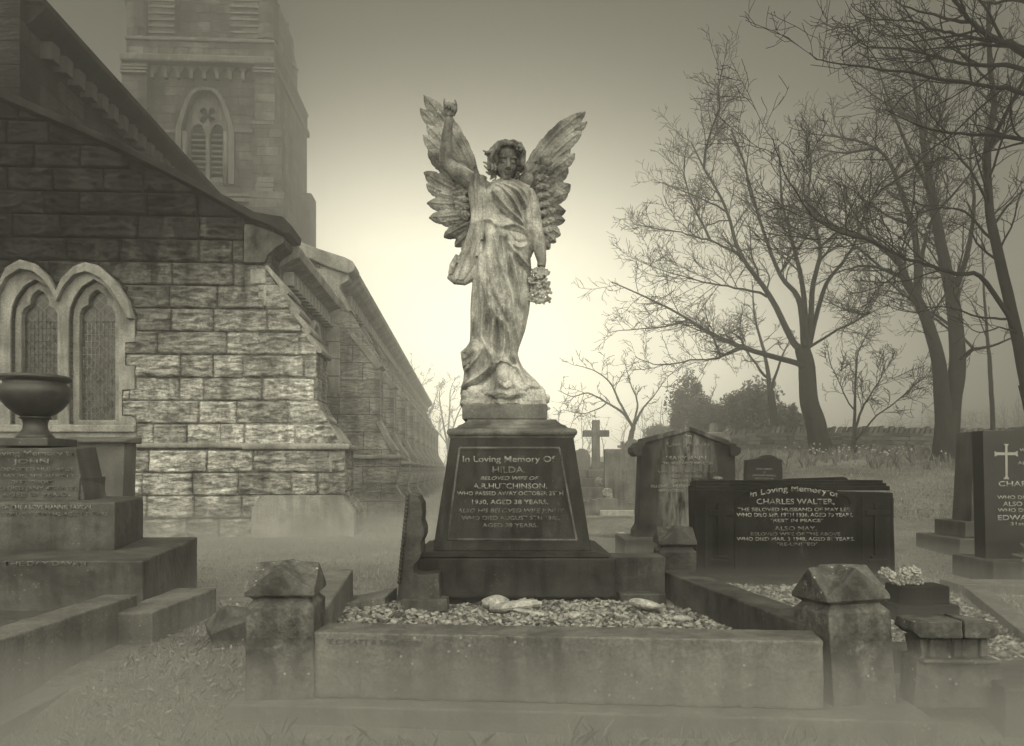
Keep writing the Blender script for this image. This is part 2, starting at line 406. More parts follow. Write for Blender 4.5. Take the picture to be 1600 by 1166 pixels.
# ================================================================== GROUND
def make_ground():
    s = NB('grass_ground')
    a = s.noise(.45, 6, .65); b = s.noise(9, 5, .7); c = s.noise(70, 4, .75)
    v = s.mixv(s.mr(a, .38, .62), .09, .20); v = s.m_('MULTIPLY', v, s.mr(b, .3, .7, .6, 1.4)); v = s.m_('MULTIPLY', v, s.mr(c, .28, .72, .35, 1.6))
    s.grey(v); nr = s.bump(c, .8, .02); nr = s.bump(b, .6, .05, nr)
    mat = s.done(nr, .95, .1)
    def axis(lo, hi, mid0, mid1, n0, n1, n2):
        return np.concatenate([-np.geomspace(1, -lo + mid0 + 1, n0)[::-1] + 1 + mid0, np.linspace(mid0, mid1, n1)[1:-1], np.geomspace(1, hi - mid1 + 1, n2) - 1 + mid1])
    xs = axis(-78, 78, -5, 12, 30, 120, 30); ys = axis(-7, 98, 1.8, 20, 8, 130, 50)
    V = np.array([(x, y, ground_z(x, y)) for y in ys for x in xs]); nx, ny = len(xs), len(ys)
    Fc = np.array([(j * nx + i, j * nx + i + 1, (j + 1) * nx + i + 1, (j + 1) * nx + i) for j in range(ny - 1) for i in range(nx - 1)])
    o = np_mesh('ground', V, Fc, mat, smooth=True); props(o, kind='structure')
make_ground()

# ================================================================== CHURCH
CO = Vector((-2.48, 11.65, 0)); CTH = R(3.09)
church = empty('church', CO, 'sooty stone church with lancet windows, stepped buttresses and a square tower in the mist', 'church', rz=CTH)
_c, _s = math.cos(CTH), math.sin(CTH)
def Fp(px, py, yl=0.0):
    k = (px - 800) / F_PX
    x = (k * (CO.y + yl * _c) - CO.x + yl * _s) / (_c - k * _s)
    return (x, 1 + (HZ - py) / F_PX * (CO.y + x * _s + yl * _c))
def FP(pts, yl=0.0): return [Fp(a, b, yl) for a, b in pts]

def win_glass(cx, sc=1.0):
    h = [(28, 497), (27.5, 488), (23, 480), (14, 475), (14.5, 468), (11, 460), (5, 454), (0, 451)]
    return [(cx - a, y) for a, y in [(28, 656)] + h] + [(cx + a, y) for a, y in h[::-1][1:] + [(28, 656)]]
def win_outer(cx):
    h = [(39, 500), (37, 482), (31, 466), (18, 448), (0, 437)]
    return [(cx - a, y) for a, y in [(39, 664)] + h] + [(cx + a, y) for a, y in h[::-1][1:] + [(39, 664)]]
W1, W2 = 57, 148
# gable wall of the aisle
wa = MB().prism(FP([(-190, 850), (-190, 70), (2, 158), (185, 238), (385, 345), (424, 352), (424, 850)]), 0, .5, [FP(win_outer(W1)), FP(win_outer(W2))])
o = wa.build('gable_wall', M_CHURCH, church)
# dressed window surround with cusped lights
sur = [(-6, 690), (-6, 466), (3, 462), (16, 437), (38, 423), (58, 427), (71, 437), (84, 452), (94, 470), (104, 452), (121, 433), (140, 427), (162, 437), (179, 455), (196, 484), (205, 500),
       (212, 500), (212, 535), (197, 536), (197, 572), (212, 573), (212, 609), (192, 610), (192, 650), (214, 651), (214, 690)]
MB().prism(FP(sur), -.035, .06, [FP(win_outer(W1)), FP(win_outer(W2))]).build('window_surround', M_DRESS, church, bevel=.012)
for cx in (W1, W2):
    wn = MB().prism(FP(win_outer(cx)), .07, .2, [FP(win_glass(cx))]).build('window', M_DRESS, church, bevel=.02)
    g = FP([(a, b) for a, b in win_glass(cx)])
    MB().prism([(p[0], p[1]) for p in g], .17, .19).build('pane', None, wn)
    guard = MB()
    x0, z0 = Fp(cx - 28, 656); x1, z1 = Fp(cx + 28, 500)
    for i in range(9):
        x = x0 + (x1 - x0) * (i + .5) / 9; guard.tube([(x, .15, z0), (x, .15, z0 + (z1 - z0) * (1.12 if 2 < i < 6 else 1.0))], .0035, 4)
    for i in range(16):
        z = z0 + (z1 - z0) * i / 15; guard.tube([(x0, .152, z), (x1, .152, z)], .003, 4)
    guard.build('wire_guard', M_DRESSD if cx == W1 else M_CHURCHB, wn)
sg = NB('leaded_glass')
rv = s_ = sg.n('ShaderNodeMapping'); rv.inputs['Rotation'].default_value = (0, R(45), 0); sg.l(sg.co.outputs['Object'], rv.inputs[0])
xyz = sg.n('ShaderNodeSeparateXYZ'); sg.l(rv.outputs[0], xyz.inputs[0])
fx = sg.m_('ABSOLUTE', sg.m_('SUBTRACT', sg.m_('FRACT', sg.m_('MULTIPLY', xyz.outputs[0], 8.5)), .5)); fz = sg.m_('ABSOLUTE', sg.m_('SUBTRACT', sg.m_('FRACT', sg.m_('MULTIPLY', xyz.outputs[2], 8.5)), .5))
lead = sg.m_('MAXIMUM', sg.mr(fx, .42, .46), sg.mr(fz, .42, .46))
vv = sg.mixv(lead, sg.mr(sg.noise(6, 4, .7), .4, .65, .012, .07), .09); sg.grey(vv)
M_GLASS = sg.done(sg.bump(sg.noise(5, 2), .3, .02), .3, .5)
for ob in list(bpy.data.objects):
    if ob.name.startswith('pane'): ob.data.materials.clear(); ob.data.materials.append(M_GLASS)
hood = [(-8, 500), (-6, 470), (3, 450), (16.5, 421), (38.5, 409), (63, 416), (82, 435), (94, 457), (102, 438), (121, 420), (139, 413), (159, 418), (187, 443), (204, 471), (213, 500),
        (203, 500), (196, 484), (179, 455), (162, 437), (140, 427), (121, 433), (104, 452), (94, 474), (84, 452), (71, 437), (58, 427), (38, 423), (16, 437), (3, 462), (3, 500)]
MB().prism(FP(hood), -.13, 0).build('hood_mould', M_DRESS, church, bevel=.03)
MB().prism(FP([(-6, 664), (-6, 676), (214, 676), (214, 664)]), -.09, .05).build('window_sill', M_DRESS, church, bevel=.02)
# coping, kneeler
rr = random.Random(3)
tops = [(-190, 55), (2, 143), (40, 158), (110, 190), (185, 223), (250, 254), (300, 280), (350, 307), (400, 335), (445, 343), (459, 357), (457, 368)]
MB().prism(FP(tops + [(446, 369), (430, 358), (395, 345), (300, 292), (185, 235), (110, 202), (2, 156), (-190, 68)]), -.13, .55).build('coping', M_DRESSD, church, bevel=.012)
MB().prism(FP([(383, 352), (395, 353), (430, 365), (446, 373), (444, 382), (432, 389), (420, 400), (415, 412), (383, 412)]), -.06, .5).build('kneeler', M_KNEEL, church, bevel=.01)
# rock-faced blocks: every course carved proud of its joint
def inside(px_, pz_, poly):
    c = np.zeros(px_.shape, bool); n = len(poly); j = n - 1
    for i in range(n):
        xi, zi = poly[i]; xj, zj = poly[j]
        c ^= ((zi > pz_) != (zj > pz_)) & (px_ < (xj - xi) * (pz_ - zi) / (zj - zi + 1e-12) + xi); j = i
    return c
def rock_facing(xr_fn, top_fn, x0, z0, z1, skip, seed, row=.345, y_off=-.006):
    rg = random.Random(seed); Vs = []; Fs = []; n0 = 0; z = z0; r_ = 0
    while z < z1:
        h = row; x = x0 - rg.uniform(0, .5)
        while x < 0.4:
            w_ = rg.choice((.36, .48, .6, .72, .85, 1.05)) * rg.uniform(.9, 1.1); nx, nz = max(4, int(w_ / .022)), int(h / .02)
            gx = np.linspace(x + .004, x + w_ - .004, nx); gz = np.linspace(z + .004, z + h - .004, nz); X, Z_ = np.meshgrid(gx, gz)
            ex = np.minimum(X - gx[0], gx[-1] - X); ez = np.minimum(Z_ - gz[0], gz[-1] - Z_); e = np.clip(np.minimum(ex, ez) / .022, 0, 1) ** .6
            sd = rg.randint(0, 9999); rn = fbm(X * 5.5 + sd, Z_ * 15 + sd + 1.5 * fbm(X * 3, Z_ * 3, 5), 11, 4); rg2 = np.abs(fbm(X * 7 + sd, Z_ * 20, 31, 3) - .5) * 2
            H_ = e * (.004 + .11 * np.clip(rn - .22, 0, 1) + .022 * rg2 + .012 * rg.random())
            dressed = rg.random() < .06
            if dressed: H_ = e * .02
            xr = xr_fn(Z_); X2 = np.minimum(X, xr); Z2 = np.minimum(Z_, top_fn(X2)); Y = y_off - H_
            ins = inside(X2, Z2, skip) if skip else np.zeros(X2.shape, bool); Y = np.where(ins, .01, Y)
            dead = ins | (Z_ > top_fn(X2) + .05) | (X > xr + .04)
            idx = np.arange(nx * nz).reshape(nz, nx); q4 = np.stack([idx[:-1, :-1], idx[:-1, 1:], idx[1:, 1:], idx[1:, :-1]], -1).reshape(-1, 4)
            dd = dead.ravel()[q4].all(1); q4 = q4[~dd]
            if len(q4):
                # rim going back to the wall
                rim = np.concatenate([idx[0, :], idx[1:, -1], idx[-1, ::-1][1:], idx[::-1, 0][1:-1]]); P = np.stack([X2, Y, Z2], -1).reshape(-1, 3); B_ = P[rim].copy(); B_[:, 1] = .0
                k = len(rim); bi = np.arange(k) + len(P); rq = np.stack([rim, bi, np.roll(bi, -1), np.roll(rim, -1)], 1); rq = rq[~dead.ravel()[rim]]
                Vs.append(np.concatenate([P, B_])); Fs.append(np.concatenate([q4, rq]) + n0); n0 += len(P) + k
            x += w_
        z += h; r_ += 1
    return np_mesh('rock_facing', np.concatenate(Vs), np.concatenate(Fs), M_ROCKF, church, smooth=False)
def interp_pts(pts, key):
    P = sorted(FP(pts), key=lambda p: p[key]); a = np.array([p[key] for p in P]); b = np.array([p[1 - key] for p in P]); return lambda t: np.interp(t, a, b)
topf = interp_pts([(-190, 74), (2, 160), (110, 206), (185, 239), (300, 296), (395, 349), (420, 408), (424, 432), (452, 470), (476, 512), (497, 545), (498, 600)], 0)
def xrf(Z_):
    pr = [Fp(*p) for p in [(557, 850), (557, 797), (541, 770), (540, 700), (534, 692), (506, 645), (496, 626), (497, 545), (476, 512), (452, 470), (424, 432), (414, 408), (414, 200)]]
    return np.interp(Z_, [p[1] for p in pr], [p[0] for p in pr]) - .015
_, zs_ = Fp(300, 703)
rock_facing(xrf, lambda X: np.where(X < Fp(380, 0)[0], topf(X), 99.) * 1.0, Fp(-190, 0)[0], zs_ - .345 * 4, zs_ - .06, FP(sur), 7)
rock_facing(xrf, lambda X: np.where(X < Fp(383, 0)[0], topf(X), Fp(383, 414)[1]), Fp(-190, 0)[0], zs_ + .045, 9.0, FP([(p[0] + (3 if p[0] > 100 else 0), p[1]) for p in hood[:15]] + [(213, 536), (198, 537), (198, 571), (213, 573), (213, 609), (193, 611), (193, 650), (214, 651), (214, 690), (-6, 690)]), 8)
# string course and plinth on the gable
xs0, zz = Fp(214, 697); xe, _ = Fp(548, 697)
MB().prism([(xs0 - 5, 1.33), (xs0 - 5, 1.405), (xe, 1.405), (xe, 1.33)], -.10, 0).build('string_course', M_DRESS, church, bevel=.03, seg=3)

def buttress(poly, string, weather, yl, depth, first, base, mat=M_CHURCH):
    b = MB().prism(FP(poly, yl), yl - .02, yl + depth).build('buttress', mat, church)
    sx0, sz = Fp(*string[0], yl); sx1, _ = Fp(*string[1], yl)
    m = MB().box(sx0, sx1, yl - .11, yl + depth + .06, sz - .045, sz + .04)
    m.build('string_course', M_DRESS, b, bevel=.03)
    for q in weather:
        MB().prism(FP(q, yl), yl - .05, yl + depth + .04).build('weathering', M_DRESS, b, bevel=.012)
    for q in base:
        MB().prism(FP(q, yl), yl - .24, yl).build('plinth', M_DRESS if first else mat, b, bevel=.015)
    return b
PA = [(380, 410), (413, 410), (424, 432), (452, 470), (476, 512), (497, 545), (496, 626), (506, 645), (534, 692), (540, 700), (541, 770), (557, 797), (557, 850), (380, 850)]
WA = []
for (ax, ay, bx, by) in ((417, 416, 452, 457), (437, 449, 469, 489), (455, 481, 486, 518), (474, 513, 503, 549)):
    WA.append([(ax - 3, ay + 2), (ax + 2, ay - 1), (bx + 1, by - 2), (bx, by + 4), (bx - 6, by + 3)])
WA += [[(484, 629), (490, 624), (513, 655), (512, 660), (505, 659)], [(503, 656), (509, 653), (537, 691), (536, 697), (528, 697)]]
buttress(PA, [(380, 698), (548, 698)], WA, 0.0, .75, True, [[(399, 850), (399, 798), (412, 774), (540, 774), (557, 800), (557, 850)]])
# rough quoins of the buttress
for (a, b_, c, d) in [(392, 416, 421, 444), (470, 498, 628, 660), (452, 505, 662, 694), (500, 540, 706, 738), (404, 440, 446, 478)]:
    MB().prism(FP([(a, c), (b_, c), (b_, d), (a, d)]), -.035, -.015).build('quoin', M_DRESS, church, bevel=.01)
xa, _ = Fp(424, 600)
YB = 4.37
MB().box(xa - .5, xa, .4, YB, 0, 4.35).build('aisle_wall', M_CHURCHB, church)
def gutter(poly, y0, y1, yl, name='gutter'): return MB().prism(FP(poly, yl), y0, y1).build(name, M_DRESS, church, bevel=.015)
gutter([(412, 372), (452, 364), (458, 374), (456, 388), (444, 392), (424, 404), (412, 404)], .5, YB + .1, 0)
def corbels(n, x, y0, step, z, w_, d, h, mat):
    first = MB().box(-.02, w_, 0, d, -h, 0).build('corbel', mat, church, bevel=.008)
    for i in range(n):
        o = first if i == 0 else first.copy()
        if i: COL.objects.link(o); o.parent = church
        o.location = (x, y0 + i * step, z)
x, z = Fp(424, 405); corbels(13, x, .75, .29, z, .16, .15, .22, M_DRESS)
# round-headed side window of the aisle
x, _ = Fp(424, 0)
arch = MB(); yc, zc = 3.1, 3.3
pts = [(x + .02, yc - .38, 2.2)] + [(x + .02, yc - .38 * math.cos(t), zc + .5 * math.sin(t)) for t in np.linspace(0, math.pi, 12)] + [(x + .02, yc + .38, 2.2)]
arch.tube(pts, .07, 6).build('side_window', M_DRESS, church, smooth=True)
# aisle B: gable end, buttress row, eaves
B0 = YB
wb = MB().prism(FP([(380, 830), (380, 352), (455, 388), (528, 430), (530, 830)], B0), B0, B0 + .5).build('gable_wall', M_CHURCHB, church)
MB().prism(FP([(380, 338), (458, 376), (500, 391), (540, 404), (552, 410), (557, 418), (554, 426), (545, 430), (520, 422), (455, 394), (380, 360)], B0), B0 - .12, B0 + .5).build('coping', M_DRESS, church, bevel=.03)
MB().prism(FP([(495, 420), (545, 428), (545, 438), (533, 446), (528, 456), (495, 456)], B0), B0 - .04, B0 + .5).build('kneeler', M_DRESS, church, bevel=.02)
PB = [(500, 448), (528, 448), (546, 486), (566, 520), (594, 572), (593, 657), (600, 670), (620, 706), (623, 713), (618, 762), (631, 780), (632, 812), (500, 812)]
WB = [[(546, 524), (552, 520), (598, 572), (590, 578)], [(524, 452), (530, 450), (550, 486), (544, 488)], [(588, 660), (593, 657), (604, 677), (598, 682)], [(596, 680), (603, 677), (621, 704), (614, 708)]]
b0 = buttress(PB, [(540, 714), (628, 714)], WB, B0, .6, False, [[(548, 812), (548, 782), (556, 768), (620, 768), (632, 782), (632, 812)]], M_CHURCHB)
def kids(o): return [c for c in bpy.data.objects if c.parent == o]
b0kids = kids(b0)
for k in range(1, 10):
    c = b0.copy(); COL.objects.link(c); c.parent = church; c.location = (-.0, 2.95 + (k - 1) * 3.2, -.10)
    for ch in b0kids:
        d = ch.copy(); COL.objects.link(d); d.parent = c
xb, zb = Fp(530, 440, B0)
MB().box(xb - .6, xb, B0 + .4, 36.0, 0, 5.0).build('aisle_wall', M_CHURCHB, church)
gutter([(518, 428), (548, 414), (557, 420), (556, 430), (548, 438), (530, 448), (518, 448)], B0 + .5, 36.3, B0)
MB().prism(FP([(528, 704), (545, 704), (545, 712), (528, 712)], B0), B0 + .6, 36.0).build('string_course', M_DRESS, church, bevel=.02)
x, z = Fp(530, 449, B0); corbels(28, x, B0 + .8, .38, z, .14, .18, .24, M_DRESS)
cb = MB()
for i in range(28, 80): y = B0 + .8 + i * .38; cb.box(x - .02, x + .14, y, y + .18, z - .24, z)
cb.build('corbel_row', M_DRESS, church)['kind'] = 'stuff'
for i in range(8):
    z = 2.6 + i * .36; w_ = .34 if i % 2 else .22; x, _ = Fp(530, 0, B0)
    MB().box(x - w_, x + .02, B0 - .03, B0, z, z + .34).build('quoin', M_DRESS, church, bevel=.01)
# aisle roofs
MB().prism(FP([(-190, 80), (2, 165), (185, 245), (300, 302), (430, 366), (430, 374), (-190, 110)]), .5, YB + 1).build('aisle_roof', M_SLATE, church)
MB().prism(FP([(200, 290), (455, 388), (540, 420), (540, 428), (200, 320)], B0), B0 + .5, 36).build('aisle_roof', M_SLATE, church)
# nave: clerestory wall, cornice, corbels
N0 = .4
xn, _ = Fp(34, 0, N0); _, zn = Fp(34, 0, N0)
MB().box(xn - 1.6, xn, N0 - .05, 26, 0, zn + .1).build('clerestory_wall', M_NAVE, church)
gutter([(28, 34), (28, -10), (64, -10), (66, 4), (60, 12), (46, 24), (34, 34)], N0 + .1, 26, N0, 'cornice').data.materials[0] = M_DRESSD
_, zk = Fp(34, 36, N0); corbels(58, xn, N0 + .5, .42, zk, .2, .22, .28, M_NAVED)
MB().prism([(xn - .2, zn), (xn + .3, zn), (xn - 5, zn + 4.2), (xn - 5.4, zn + 3.8)], N0, 26).build('nave_roof', M_SLATE, church)
MB().tube([(xn + .12, N0 + 8.6, 4), (xn + .12, N0 + 8.6, zk)], .09, 8).build('downpipe', M_DRESSD, church)
def ring(x, yc, z0, zs, rw, rh, rad, name='clerestory_window'):
    pts = [(x, yc - rw, z0)] + [(x, yc - rw * math.cos(t), zs + rh * math.sin(t)) for t in np.linspace(0, math.pi, 14)] + [(x, yc + rw, z0)]
    o = MB().tube(pts, rad, 6).build(name, M_DRESS, church, smooth=True)
    MB().prism([(0, 0)] * 0 + [(yc + rw * math.cos(t), zs + rh * math.sin(t)) for t in np.linspace(0, math.pi, 14)] + [(yc - rw, z0), (yc + rw, z0)], 0, .02).build('pane', M_GLASS, o).matrix_local = Matrix(((0, 1, 0, x), (1, 0, 0, 0), (0, 0, 1, 0), (0, 0, 0, 1)))
for yc in (4.6, 10.5, 16.5):
    ring(xn + .02, yc, 4.5, 6.15, .55, .6, .11)

# ---- tower
T0 = 24.85; TD = 7.0
def TP(pts): return FP(pts, T0)
def tb(name, px0, px1, py0, py1, y0, y1, mat=M_TOWER, bev=0, par=None):
    a, z1 = Fp(px0, py0, T0); b, _ = Fp(px1, py0, T0); _, z0 = Fp(px0, py1, T0)
    return MB().box(a, b, T0 + y0, T0 + y1, z0, z1).build(name, mat, par or church, bevel=bev)
def gothic(cx, hw, yb, ys, ya, n=7):
    L = [(cx - hw, yb)]
    for i in range(n):
        t = i / (n - 1); L.append((cx - hw * (1 - t) ** .62 if i else cx - hw, ys + (ya - ys) * math.sin(t * math.pi / 2)))
    L[-1] = (cx, ya)
    return L + [(2 * cx - a, b) for a, b in L[::-1][1:]]
tower = MB().prism(TP([(205, 420), (205, 100), (430, 100), (430, 420)]), T0, T0 + .9, [TP(gothic(321, 37, 284, 205, 141))]).build('tower_wall', M_TOWER, church)
tb('tower_wall', 205, 430, 100, 735, .9, TD)
tb('tower_wall', 205, 436, 420, 740, 0, .9)
# window: moulded arch, two louvred lights and a pierced quatrefoil
quat = [(325 + 15 * (abs(math.cos(2 * t)) ** .5 * .75 + .25) * math.cos(t + .785), 176 + 15 * (abs(math.cos(2 * t)) ** .5 * .75 + .25) * math.sin(t + .785)) for t in np.linspace(0, 2 * math.pi, 25)[:-1]]
quat = [(a - 4, b) for a, b in quat]
tw = MB().prism(TP(gothic(321, 37, 284, 205, 141)), T0 + .3, T0 + .5, [TP(gothic(305.5, 12.5, 276, 208, 190)), TP(gothic(336.5, 12.5, 276, 208, 190)), TP(quat)]).build('tower_window', M_DRESST, church)
for i in range(9):
    a, z = Fp(290, 200 + i * 8.6, T0); b, _ = Fp(352, 200, T0); MB().hexa([(a, T0 + .5), (b, T0 + .5), (b, T0 + .75), (a, T0 + .75)], [z - .12, z - .12, z + .04, z + .04], [z - .07, z - .07, z + .09, z + .09]).build('louvre', M_DRESST, tw)
tb('dark_backing', 284, 358, 150, 284, .8, .88, M_SHADOW)  # dark sheet standing in for the shade inside the tower
ga = gothic(321, 46, 290, 205, 138, 9); gi = gothic(321, 37, 290, 205, 143, 9)
MB().prism(TP(ga + gi[::-1]), T0 - .14, T0 + .1).build('hood_mould', M_DRESST, church, bevel=.03)
for px in (289, 353):
    a, z0 = Fp(px, 290, T0); _, z1 = Fp(px, 207, T0); MB().tube([(a, T0 - .05, z0), (a, T0 - .05, z1)], .13, 8).build('colonnette', M_DRESST, church, smooth=True)
for z0, a, b, d in ((202, 205, 284, .08), (202, 358, 402, .08), (300, 205, 402, .12), (309, 205, 402, .2)):
    tb('string_course', a, b, z0, z0 + 5, -d, 0, M_DRESST)
for px0, px1 in ((197, 236), (402, 433)):
    tb('corner_buttress', px0, px1, 104, 740, -.45, .02)
    for py in (108, 114, 120): tb('weathering', px0 - 1, px1 + 1, py, py + 3, -.5 - (py - 108) * .01, 0, M_DRESST)
tb('corner_buttress', 400, 446, 202, 740, -.6, -.45); tb('string_course', 399, 434, 198, 203, -.62, -.45, M_DRESST)
tb('corner_buttress', 398, 452, 310, 740, -.95, -.6)
for i, py in enumerate((286, 295, 304)): tb('weathering', 408, 434, py, py + 7, -.72 - i * .09, -.45, M_DRESST)
a, z0 = Fp(430, 740, T0); _, z1 = Fp(430, 200, T0)
for bb in ((a - .1, a + .55, T0 + .1, T0 + 1.2, z0, z1), (a - .1, a + .55, T0 + 5.6, T0 + 6.9, z0, z1 - 1), (a - .1, a + 1.1, T0 + 5.62, T0 + 6.88, z0, z1 - 4.2)):
    MB().box(*bb).build('side_buttress', M_TOWER, church, bevel=.1)
# corbelled arcade, cornice, belfry stage
ar = MB()
for i in range(9):
    a, z1 = Fp(238 + i * 20.2, 106, T0); b, _ = Fp(243 + i * 20.2, 106, T0); _, z0 = Fp(238, 124, T0)
    MB().box(a, b, T0 - .22, T0, z0, z1).build('arcade_corbel', M_DRESST, church)
for i in range(8):
    cxp = 250.5 + i * 20.2
    ar.prism(TP([(cxp - 10, 104), (cxp + 10, 104), (cxp + 10, 116), (cxp + 7, 116), (cxp, 107), (cxp - 7, 116), (cxp - 10, 116)]), T0 - .2, T0 - .01)
ar.build('corbelled_arcade', M_DRESST, church)
tb('cornice', 195, 433, 92, 104, -.62, TD + .4, M_DRESST, .08); tb('parapet_band', 202, 431, 68, 92, -.3, TD, M_TOWER); tb('cornice', 200, 432, 62, 68, -.4, TD + .2, M_DRESST, .05)
lvl = MB().prism(TP([(232, 62), (232, -60), (410, -60), (410, 62)]), T0 - .1, T0 + .5, [TP([(275, 52), (275, -50), (360, -50), (360, 52)])]).build('belfry_wall', M_TOWER, church)
tb('belfry_wall', 232, 410, -60, 62, .5, TD - .5)
for i in range(11):
    for (p0, p1) in ((234, 274), (361, 408)):
        a, z = Fp(p0, 54 - i * 10, T0); b, _ = Fp(p1, 54, T0); MB().box(a, b, T0 - .16, T0 - .1, z, z + .1).build('moulded_course', M_DRESST, lvl)
def pin(px, yy, py_base, py_top, r, name='pinnacle'):
    a, _ = Fp(px, 0, yy); _, zb_ = Fp(px, py_base, yy); _, zt = Fp(px, py_top, yy)
    zs = zb_ + (zt - zb_) * .35 if name == 'pinnacle' else zt
    m = MB().lathe([(r, zb_), (r, zs), (r * 1.15, zs + .08), (r * .95, zs + .2), (.05, zt - .1), (.12, zt), (.02, zt + .2)], (a, yy, 0), 8)
    m.build(name, M_TOWER, church)
pin(449, T0 + TD - .5, 150, 38, .55)
pin(216, T0 + .1, 66, -90, .52); pin(419, T0 + .1, 66, -90, .48)
# ================================================================== GRAVES
def slab(name, mat, b, z0, z1, label=None, cat=None, group=None, parent=None, bevel=.012, t=None, rough=0):
    """one block of stone from its four ground corners"""
    o = MB().hexa(b, z0, z1, t).build(name, mat, parent, bevel=bevel, seg=3)
    if rough:
        pass
    return props(o, label, cat, group)

# ---- kerb round the angel's grave
KG = 'kerb stones round the angel grave'
def kerb(name, lab, b, z0, z1, mat=M_KERB, ch=.02):
    cx = sum(p[0] for p in b) / 4; cy = sum(p[1] for p in b) / 4
    bb = [(p[0] - cx, p[1] - cy) for p in b]
    o = MB().hexa(bb, z0, z1).build(name, mat, None, bevel=ch, seg=2, loc=(cx, cy, 0))
    return props(o, lab, 'kerb stone', KG)
k = kerb('kerb_stone', 'long grey front kerb stone with a chamfered top, in front of the gravel', [(-.885, 3.38), (1.30, 3.20), (1.34, 3.42), (-.86, 3.60)], .0, .288)
text('inscription', "E.C.PLATT & SONS.LTD", .40, .022, (-.60 - .2275 + .15 - .0, -.0, 0), M_CUT, k)
t = bpy.data.objects[[o.name for o in bpy.data.objects if o.name.startswith('inscription')][-1]]
t.location = (-.60 - .225, 3.353 - 3.4 + .0, .238); t.rotation_euler = (0, 0, math.atan2(-.18, 2.185))
props(MB().hexa([(-1.23, 3.30), (1.70, 3.06), (1.74, 3.5), (-1.2, 3.74)], -.14, -.002).build('foundation_slab', M_KERB, None, bevel=.02), 'low foundation slab under the front kerb, half sunk in grass', 'slab')
kerb('kerb_stone', 'left side kerb stone with a chipped far end, behind the left post', [(-1.10, 3.66), (-.905, 3.66), (-1.105, 5.34), (-1.30, 5.34)], .0, .315, M_KERB)
kerb('kerb_stone', 'long dark side kerb stone running back from the right post to the small rear post', [(1.31, 3.46), (1.50, 3.46), (1.25, 5.38), (1.03, 5.38)], .0, .305, M_KERB2)
kerb('kerb_stone', 'dark rear kerb stone between the angel plinth and the small rear post', [(.68, 5.12), (1.02, 5.12), (1.02, 5.40), (.68, 5.40)], .1, .42, M_KERB2)
MB().hexa([(.70, 4.98), (1.0, 4.98), (1.0, 5.11), (.70, 5.11)], .1, .20).build('ledge', M_KERB2, [o for o in bpy.data.objects if o.name.startswith('kerb_stone')][-1], bevel=.01).matrix_parent_inverse = Matrix.Translation((-.85, -5.26, 0))

def post(lab, x0, y0, wd, z0, zb, za, mat, rz=0, tilt=0, sink=0):
    """square post: shaft, chamfered neck and a cap of four gables"""
    e = empty('kerb_post', (x0, y0, 0), lab, 'kerb post', 'corner posts of the angel grave', rz)
    e.rotation_euler = (tilt, tilt * .5, rz)
    h = wd / 2
    m = MB().box(-h, h, -h, h, z0, zb - .045); m.frus(-h, h, -h, h, zb - .045, zb - .012, .028); m.frus(-h + .028, h - .028, -h + .028, h - .028, zb - .012, zb + .004, -.022)
    m.build('shaft', mat, e, bevel=.008)
    c = MB(); g = h + .004; zc = zb + .004; lo = zc + .022; za += .012
    # eight wall points then gable apexes and centre: a cross-gabled cap
    cs = [(-g, -g), (g, -g), (g, g), (-g, g)]
    vs = [(x, y, zc) for x, y in cs] + [(x, y, lo) for x, y in cs] + [(0, -g * .96, za), (g * .96, 0, za), (0, g * .96, za), (-g * .96, 0, za), (0, 0, za + .012)]
    fs = [(3, 2, 1, 0)]
    for i in range(4):
        a, b = i, (i + 1) % 4
        fs += [(a, b, b + 4, 8 + i, a + 4), (4 + b, 12, 8 + i), (4 + b, 8 + b if False else 8 + (i + 1) % 4, 12)]
    c.add(vs, fs).build('cap', mat, e, bevel=.006, seg=2)
    return e
post('weathered left front post with a lichen-blotched gabled cap', -1.025, 3.50, .295, -.05, .445, .570, M_POST, R(4))
post('dark right front post with a large faceted cap tipped slightly, beside the broken pillar stone', 1.485, 3.42, .29, -.05, .425, .560, M_POST, R(9), R(-3.5))
post('small dark rear post with a pointed cap, against the wide black headstone', 1.18, 5.58, .265, 0, .465, .578, M_KERB2, R(-2))
# fallen cap at far left of the grave
m = MB().hexa([(-.12, -.1), (.12, -.1), (.12, .1), (-.12, .1)], 0, .15); m.hexa([(-.12, -.1), (.12, -.1), (.12, .1), (-.12, .1)], .15, .235, [(-.02, -.02), (.02, -.02), (.02, .02), (-.02, .02)])
props(m.build('fallen_cap', M_POST, None, bevel=.012, loc=(-1.60, 4.45, .0)), 'small fallen post cap lying in the grass behind the left post', 'stone').rotation_euler = (.2, -.3, .5)

